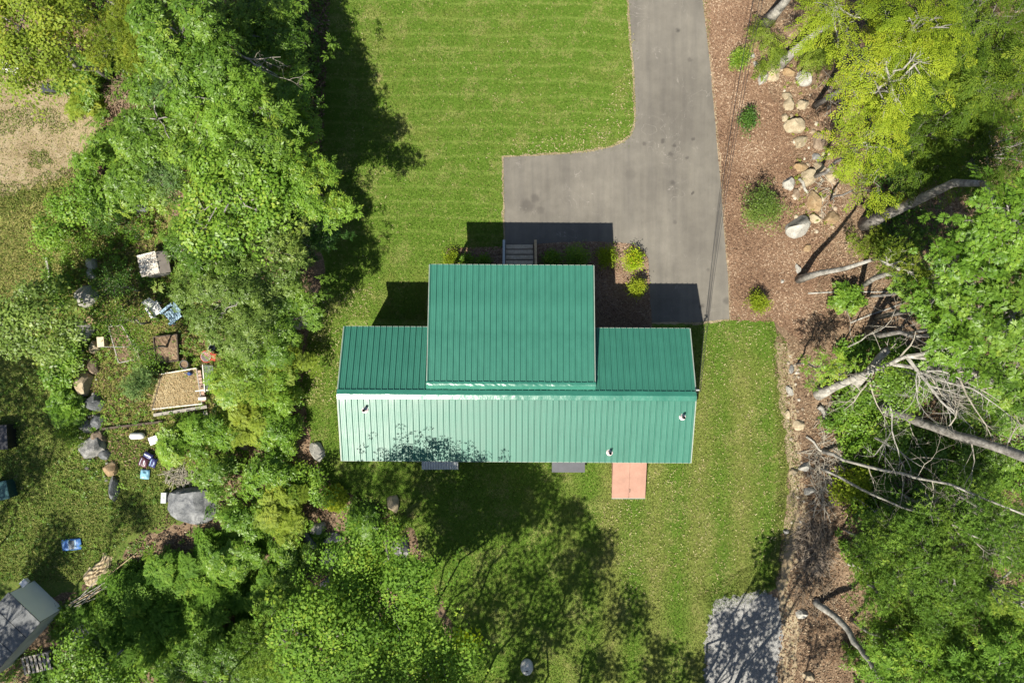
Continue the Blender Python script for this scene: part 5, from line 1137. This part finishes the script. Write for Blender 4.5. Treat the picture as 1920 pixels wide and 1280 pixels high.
# logs and brush
for k, (lb, a, b, r_) in enumerate((('broken log lying in the litter near the side lawn', (1535, 762), (1556, 790), .12), ('thin log lying among litter below the lawn corner', (1512, 818), (1545, 850), .05), ('grey log under the lowest hemlock boughs', (1618, 128), (1632, 150), .10), ('short log between boulders by the tall tan one', (1498, 335), (1515, 362), .07), ('grey dead log by the pile of cut branches', (1590, 1055), (1650, 1085), .09), ('pale branch lying on the mulch by the curved bare trunk', (1515, 550), (1700, 545), .035), ('thin pole lying across the dark litter', (1595, 605), (1700, 565), .04))):
    A_, B_ = P(*a, r_), P(*b, r_ * 1.2); mb = MB().tube([A_, A_.lerp(B_, .35) + Vector((.03, .04, .02)), A_.lerp(B_, .7) - Vector((.02, .02, 0)), B_], [r_, r_ * .95, r_ * .85, r_ * .7], 9); c = (A_ + B_) / 2
    single('fallen_log', mb, BARKP, lb, 'log', (c.x, c.y, 0), 'fallen logs and branches', True)
def brush(label, px, py, rx, ry, n, L, seed, h=.35, mat=TWIG):
    rng = np.random.default_rng(seed); c = P(px, py); mb = MB()
    for i in range(n):
        a = rng.uniform(0, 2 * math.pi); rr = math.sqrt(rng.uniform()); x, y = c.x + rx * .023 * rr * math.cos(a), c.y + ry * .023 * rr * math.sin(a)
        th = rng.uniform(0, math.pi); l = L * rng.uniform(.4, 1.2); z = .03 + h * (1 - rr) * rng.uniform(.2, 1); d = np.array([math.cos(th), math.sin(th), rng.uniform(-.15, .25)]) * l / 2
        p0 = np.array([x, y, z]); a0, b0 = p0 - d, p0 + d; a0[2] = max(a0[2], .02); b0[2] = max(b0[2], .02)
        mb.tube([a0, p0 + rng.normal(size=3) * .03, b0], [rng.uniform(.008, .02), .011, .005], 4, False)
    o = single('brush_pile', mb, mat, label, 'brush pile', (c.x, c.y, 0), 'piles of cut branches'); o['kind'] = 'stuff'
brush('pile of cut brown branches beside the trees and sandy track', 222, 172, 38, 30, 260, .9, 61, .5, simple('twig_brown', (.20, .14, .095), (.36, .27, .19), 3, .85, .1, 0))
brush('large pile of cut branches beside the lawn bend and woods', 1525, 1020, 34, 58, 300, 1.2, 62, .45, simple('twig_greybrown', (.15, .12, .09), (.30, .25, .20), 3, .85, .1, 0))
brush('bundle of split pale branches at the litter edge above the brush', 1540, 935, 14, 36, 40, 1.3, 63, .4)
brush('sticks heaped above the huge charcoal boulder', 345, 892, 34, 16, 90, .8, 64, .3)
brush('scattered twigs in the hollow under the hemlocks', 1590, 165, 50, 60, 80, 1.1, 65, .3)
brush('scattered twigs on the litter under the dead tree', 1600, 800, 70, 80, 160, .9, 66, .2)
brush('brown sticks strewn over the litter by the lawn bend', 1545, 870, 40, 40, 120, 1.0, 69, .25)
brush('sticks and cut stems over the litter near the gravel pad', 1530, 1105, 40, 50, 130, .9, 70, .2, simple('twig_dim', (.12, .09, .065), (.24, .19, .14), 3, .85, .1, 0))
brush('scattered twigs beside the stone row', 1540, 340, 30, 70, 60, .8, 67, .15)
brush('twigs lying on the soil near the fern rocks', 700, 1005, 40, 25, 60, .6, 68, .12)

# ------------------------------------------------------------------ tall trees beyond the bottom of the frame (their shadows fall on the lawn, roof and yard)
TALL_L = 'tall leafy tree out of view beyond the bottom edge, shading lawn and yard'
SH = [(905, 930, 12, 1.8), (1005, 930, 12, 1.3), (950, 965, 11.5, .9), (800, 925, 12.5, 1.0), (1070, 975, 12, .8), (1120, 1025, 11, .7), (1105, 1100, 10, .9), (1165, 1150, 9.5, 1.0), (900, 1200, 10, 1.0), (1120, 1265, 9, 1.0), (975, 1275, 8.5, .8), (1230, 1245, 8.5, 1.1), (1310, 1260, 8.5, .8), (1390, 1205, 8, 1.2, .6), (1430, 1285, 8, 1.0, .6), (1435, 1150, 8.5, .8, .6), (1445, 1095, 9, .6, .7), (1455, 1030, 10, .5, .8), (950, 1090, 10, 1.5, .10), (1020, 1150, 10, 1.4, .10), (890, 1150, 10, 1.2, .12), (1000, 1200, 9.5, 1.2, .12), (1070, 1060, 11, 1.0, .12), (665, 890, 12, .9, .6), (740, 905, 12.5, .9, .6), (1545, 905, 15, 1.2, .2), (1520, 1050, 10, 1.1, .2), (1555, 1200, 9, 1.1, .2), (1540, 985, 12, .9, .2)]
SH2 = [(40, 890, 10, 1.3), (10, 720, 9, 1.8), (245, 965, 12, .7), (100, 1040, 10, 1.1), (60, 1180, 10, 2.0), (200, 1180, 9, 1.6), (330, 1160, 9, 1.2), (440, 1130, 9, 1.0), (120, 800, 12, .8), (1800, 1010, 12, 1.5), (1700, 1100, 11, 1.2)]
for i, (sx_, sy_, z, r, *dn) in enumerate(SH + SH2):
    gx, gy = sx_ - 15.2 * z, sy_ + 27.7 * z; w = P(gx, gy, 0)
    if i >= len(SH) + 14: pass
    T(TALL_L, 0, 0, 0, 0, 'broad', 'mid', 'tall trees beyond the bottom edge', 'tall_tree', world=(w.x, w.y, z, r if i < 5 else r * 1.2), scale=1.7 if i < 5 else 1.5, squash=.7, dens=dn[0] if dn else (.85 if i < 5 else .5), tr=.055, twigs=.05)

# ------------------------------------------------------------------ stuff: grass blades, chips, litter, gravel, undergrowth
def blades(name, poly, n, mat, h=(.03, .07), w=.016, holes=(), seed=0, z0=.0, tint=None):
    rng = np.random.default_rng(seed); p = scatter(rng, poly, n, holes); m = len(p); a = rng.uniform(0, 2 * math.pi, m); hh = rng.uniform(h[0], h[1], m); ln = rng.normal(size=(m, 2)) * .6
    b = np.column_stack([p, np.full(m, z0)]); s = np.column_stack([np.cos(a), np.sin(a), np.zeros(m)]) * (w * rng.uniform(.6, 1.3, m))[:, None]
    t = b + np.column_stack([ln * hh[:, None], hh]); V = np.stack([b - s, b + s, t], 1).reshape(-1, 3)
    tn = None if tint is None else np.clip(tint + .2 * rng.normal(size=m), 0, 1)
    o = link(name, np_mesh(name, V, 3, mat, tn)); o['kind'] = 'stuff'; NTRI[0] += m; return o
house_hole = [(655, 600), (800, 600), (800, 545), (1115, 545), (1115, 600), (1285, 600), (1285, 850), (655, 850)]
blades('lawn_grass', rough_poly([(max(x, 560), min(max(y, -30), 1300)) for x, y in LAWN_P], 7, 6, 21), 620000, LAWN, holes=(DRIVE_P, house_hole, BED_P), seed=1)
GRS = tint_mat('yard_grass_blades', [(0, (.08, .15, .02)), (.4, (.165, .215, .04)), (.7, (.27, .265, .085)), (1, (.42, .36, .18))])
blades('yard_grass', [(-20, 365), (100, 350), (300, 390), (420, 640), (400, 860), (380, 960), (230, 1010), (180, 1090), (-20, 1090)], 130000, GRS, (.04, .11), .02, seed=2, tint=.45)
blades('dry_track_grass', [(-20, 120), (100, 140), (200, 205), (200, 290), (120, 350), (-20, 400)], 9000, GRS, (.03, .09), .02, seed=3, tint=.6)
def chips(name, poly, n, mat, l=(.04, .09), w=.02, seed=0, z=.02, tint=.5, holes=()):
    rng = np.random.default_rng(seed); p = scatter(rng, poly, n, holes); m = len(p); a = rng.uniform(0, 2 * math.pi, m); L = rng.uniform(l[0], l[1], m) / 2; ww = w * rng.uniform(.6, 1.4, m) / 2
    d = np.column_stack([np.cos(a), np.sin(a), rng.normal(size=m) * .25]) * L[:, None]; s = np.column_stack([-np.sin(a), np.cos(a), rng.normal(size=m) * .35]) * ww[:, None]
    c = np.column_stack([p, z + rng.uniform(.005, .03, m)]); V = np.stack([c - d - s, c + d - s, c + d + s, c - d + s], 1).reshape(-1, 3); V[:, 2] = np.maximum(V[:, 2], z * .5)
    o = link(name, np_mesh(name, V, 4, mat, np.clip(tint + .22 * rng.normal(size=m) + .17 * np.sin(p[:, 0] * 1.3 + 1.7 * np.sin(p[:, 1] * 1.1)) * np.sin(p[:, 1] * 1.6 + p[:, 0] * .7), 0, 1))); o['kind'] = 'stuff'; NTRI[0] += 2 * m; return o
CHIP = tint_mat('mulch_chips', [(0, (.058, .032, .020)), (.45, (.180, .109, .070)), (.8, (.31, .213, .14)), (1, (.45, .355, .26))])
LEAFL = tint_mat('fallen_leaf', [(0, (.04, .024, .016)), (.4, (.12, .072, .043)), (.75, (.24, .16, .098)), (1, (.37, .30, .21))])
MUL_P = [(1310, -20), (1330, 120), (1350, 400), (1368, 600), (1450, 600), (1500, 640), (1600, 560), (1580, 400), (1560, 200), (1420, 60), (1410, -20)]
blades('track_edge_grass', rough_poly([(-20, 345), (60, 340), (120, 310), (190, 270), (200, 300), (120, 370), (-20, 400)], 8, 10, 5), 9000, GRS, (.04, .11), .022, seed=41, tint=.4)
blades('track_middle_grass', rough_poly([(-20, 205), (60, 195), (140, 225), (120, 250), (40, 240), (-20, 250)], 8, 12, 6), 3500, GRS, (.04, .10), .022, seed=42, tint=.35)
blades('track_patch_grass', rough_poly([(55, 290), (95, 285), (100, 310), (60, 318)], 6, 8, 7), 1100, GRS, (.04, .10), .022, seed=43, tint=.35)
chips('mulch_chips', MUL_P, 60000, CHIP, seed=4, tint=.5, holes=(DRIVE_P,))
chips('bed_chips', BED_P, 9000, CHIP, seed=5, tint=.58, z=.022)
chips('bed_litter', [(838, 466), (944, 462), (944, 500), (838, 500)], 1500, CHIP, seed=15, tint=.6)
WOOD_P = [(1400, -20), (1940, -20), (1940, 1300), (1450, 1300), (1470, 1110), (1500, 1000), (1480, 800), (1460, 640), (1540, 560), (1500, 330)]
chips('fallen_leaves', WOOD_P, 60000, LEAFL, (.04, .10), .03, seed=6, tint=.56)
chips('garden_litter', [(150, 380), (600, 380), (600, 900), (780, 1000), (850, 1300), (100, 1300), (240, 1020), (400, 900), (150, 860)], 17000, LEAFL, (.05, .11), .045, seed=7, tint=.38, holes=([(600, 380), (600, 880), (560, 700)],))
chips('upper_litter', [(100, -20), (620, -20), (600, 380), (150, 380), (190, 200), (100, 120)], 20000, LEAFL, (.05, .11), .045, seed=8, tint=.35)
chips('bed_straw', [(303, 701), (368, 690), (378, 757), (285, 767)], 2600, tint_mat('straw', [(0, (.18, .115, .05)), (.5, (.36, .27, .14)), (1, (.50, .42, .26))]), (.06, .16), .012, seed=9, z=.19)
CLIP = tint_mat('dry_clippings', [(0, (.16, .15, .05)), (.5, (.30, .26, .12)), (1, (.46, .40, .24))])
chips('dry_clippings', [(1060, 250), (1130, 215), (1160, 150), (1188, 60), (1193, 230), (1170, 270), (1110, 287), (960, 292), (960, 262)], 1500, CLIP, (.03, .09), .018, seed=51, z=.045)
chips('lawn_clippings', [(600, -20), (1180, -20), (1185, 260), (940, 292), (940, 410), (860, 410), (860, 480), (800, 500), (640, 600), (590, 580), (640, 300)], 1300, CLIP, (.03, .08), .015, seed=52, z=.045)
chips('side_lawn_clippings', [(1315, 605), (1450, 600), (1478, 870), (1460, 1030), (1330, 1120), (1180, 1130), (1110, 960), (1230, 880), (1310, 870)], 3600, CLIP, (.03, .09), .018, seed=53, z=.045)
chips('west_lawn_clippings', [(600, 560), (700, 530), (690, 610), (640, 620), (630, 760), (570, 760), (575, 650)], 900, CLIP, (.03, .09), .018, seed=54, z=.045)
# gravel stones
rng = np.random.default_rng(11); p = scatter(rng, rough_poly(GRAV_P, 6, 9, 12), 44000); m = len(p); sz = rng.uniform(.012, .026, m)
ang = rng.uniform(0, 6.28, m); vs = []
for k in range(3): vs.append(np.column_stack([p[:, 0] + sz * np.cos(ang + k * 2.09), p[:, 1] + sz * np.sin(ang + k * 2.09), np.full(m, .012)]))
vs.append(np.column_stack([p + rng.normal(size=(m, 2)) * .006, .012 + sz * rng.uniform(.7, 1.2, m)]))
V = np.stack(vs, 1); F_ = np.array([[0, 1, 3], [1, 2, 3], [2, 0, 3]]); idx = (np.arange(m)[:, None, None] * 4 + F_[None]).reshape(-1, 3)
o = link('gravel', np_mesh('gravel', V.reshape(-1, 3), 3, tint_mat('gravel_stone', [(0, (.15, .15, .155)), (.5, (.27, .27, .265)), (1, (.46, .45, .43))]), np.repeat(np.clip(.5 + .25 * rng.normal(size=m), 0, 1), 3), idx)); o['kind'] = 'stuff'; NTRI[0] += 3 * m
def rubble(name, poly, n, smin, smax, seed, stops):
    rng = np.random.default_rng(seed); p = scatter(rng, poly, n); m = len(p); sz = rng.uniform(smin, smax, m); a0 = rng.uniform(0, 6.28, m); rings = []
    for z, k in ((0, 1.0), (.45, .9), (.75, .45)):
        for j in range(5): rr = sz * k * rng.uniform(.75, 1.2, m); rings.append(np.column_stack([p[:, 0] + rr * np.cos(a0 + j * 1.2566), p[:, 1] + rr * np.sin(a0 + j * 1.2566), z * sz * rng.uniform(.8, 1.1, m)]))
    V = np.stack(rings, 1); F4 = [[i * 5 + j, i * 5 + (j + 1) % 5, (i + 1) * 5 + (j + 1) % 5, (i + 1) * 5 + j] for i in range(2) for j in range(5)] + [[10, 11, 12, 13], [10, 13, 14, 14]]
    F3 = [[f[0], f[1], f[2]] for f in F4[:10]] + [[f[0], f[2], f[3]] for f in F4[:10]] + [[10, 11, 12], [10, 12, 13], [10, 13, 14]]
    idx = (np.arange(m)[:, None, None] * 15 + np.array(F3)[None]).reshape(-1, 3)
    o = link(name, np_mesh(name, V.reshape(-1, 3), 3, tint_mat(name + '_stone', stops), np.repeat(np.clip(.5 + .25 * rng.normal(size=m), 0, 1), len(F3)), idx)); o['kind'] = 'stuff'
rubble('stone_rubble', [(1420, 95), (1470, 130), (1530, 180), (1560, 320), (1575, 430), (1500, 440), (1470, 330), (1465, 180)], 170, .03, .13, 81, [(0, (.16, .11, .07)), (.5, (.30, .24, .17)), (1, (.42, .38, .31))])
rubble('lawn_edge_rubble', [(1472, 660), (1500, 680), (1515, 900), (1500, 1060), (1478, 1050), (1482, 900)], 90, .02, .09, 82, [(0, (.14, .11, .08)), (.5, (.27, .23, .18)), (1, (.40, .37, .32))])
rubble('garden_rubble', [(135, 480), (180, 480), (190, 640), (185, 780), (220, 900), (215, 940), (150, 860), (135, 700)], 120, .03, .12, 83, [(0, (.09, .085, .08)), (.5, (.22, .21, .19)), (1, (.38, .36, .32))])
def under(name, poly, n, kind, mat, scale, tint, seed, holes=(), hz=.02):
    rng = np.random.default_rng(seed); p = scatter(rng, poly, n, holes); m = len(p)
    # keep plants in drifts
    k = np.sin(p[:, 0] * 1.7 + 2 * np.sin(p[:, 1] * .9)) + np.sin(p[:, 1] * 2.1 + p[:, 0] * .6) + rng.normal(size=m) * .7 > -.5; p = p[k]; m = len(p)
    tips = np.column_stack([p, np.full(m, hz) + rng.uniform(0, .12, m) * scale]); ax = np.column_stack([rng.normal(size=(m, 2)) * .25, np.ones(m)])
    V, T_ = place_sprays(rng, tips, ax, kind, scale, tint); V[:, 2] = np.maximum(V[:, 2], .02)
    o = link(name, np_mesh(name, V, 4, LM[mat], T_)); o['kind'] = 'stuff'; NTRI[0] += len(V) // 2
FERN_P = [(120, 1140), (240, 1050), (330, 1060), (420, 1000), (560, 960), (640, 1000), (800, 1060), (850, 1290), (60, 1290)]
under('fern_undergrowth', FERN_P, 3400, 'fern', 'fern', .8, .55, 31)
under('weedy_undergrowth', [(150, 380), (600, 380), (570, 700), (560, 850), (640, 920), (780, 990), (560, 1010), (400, 960), (400, 820), (420, 640), (330, 560), (180, 480)], 5200, 'weed', 'bright', 1.2, .5, 32)
under('upper_undergrowth', [(60, -10), (610, -10), (590, 380), (230, 380), (190, 280), (190, 200)], 4200, 'weed', 'mid', 1.4, .45, 33)
under('woodland_undergrowth', [(1560, 640), (1920, 600), (1940, 1300), (1590, 1300), (1640, 1150), (1560, 1000), (1600, 900), (1560, 820)], 9000, 'weed', 'bright', 1.6, .5, 34)
under('hollow_undergrowth', [(1620, -10), (1940, -10), (1940, 600), (1700, 600), (1620, 420)], 2600, 'weed', 'mid', 1.5, .35, 35)
under('row_weeds', [(1400, 60), (1520, 120), (1560, 300), (1560, 430), (1490, 440), (1470, 200)], 260, 'weed', 'yellow', .7, .6, 36)
under('yard_weeds', [(-10, 660), (130, 720), (160, 860), (300, 900), (300, 990), (200, 1080), (-10, 1090)], 1100, 'weed', 'mid', .75, .5, 46)
under('rock_scrub', [(120, 480), (180, 470), (195, 640), (190, 800), (235, 900), (215, 945), (175, 900), (125, 830), (110, 700)], 420, 'weed', 'bright', 1.0, .5, 47)
under('soil_weeds', [(245, 1020), (400, 985), (420, 1040), (330, 1065), (240, 1055)], 420, 'weed', 'mid', .9, .5, 45)
under('garden_weeds', [(170, 440), (330, 470), (400, 640), (400, 780), (180, 820), (150, 600)], 1500, 'weed', 'bright', .8, .45, 37)
under('lawn_edge_weeds', [(560, 900), (640, 910), (790, 985), (800, 1060), (700, 1020), (600, 960)], 500, 'weed', 'bright', .9, .55, 38)
under('shed_weeds', [(0, 1140), (120, 1120), (250, 1200), (250, 1290), (-10, 1290)], 700, 'weed', 'mid', 1.1, .4, 39)
blades('edge_grass', [(1440, 596), (1475, 640), (1478, 760), (1500, 880), (1490, 980), (1450, 1100), (1330, 1140), (1310, 1110), (1440, 1040), (1460, 900), (1450, 700)], 34000, LAWN, (.03, .09), .02, seed=23)
blades('drive_edge_grass', rough_poly([(1170, -20), (1192, -20), (1200, 230), (1180, 280), (1040, 300), (938, 302), (938, 286), (1150, 262), (1178, 220)], 6, 3, 3), 2500, LAWN, (.03, .07), .02, seed=24)
print('TRIS about', NTRI[0], 'objects', len(bpy.data.objects))
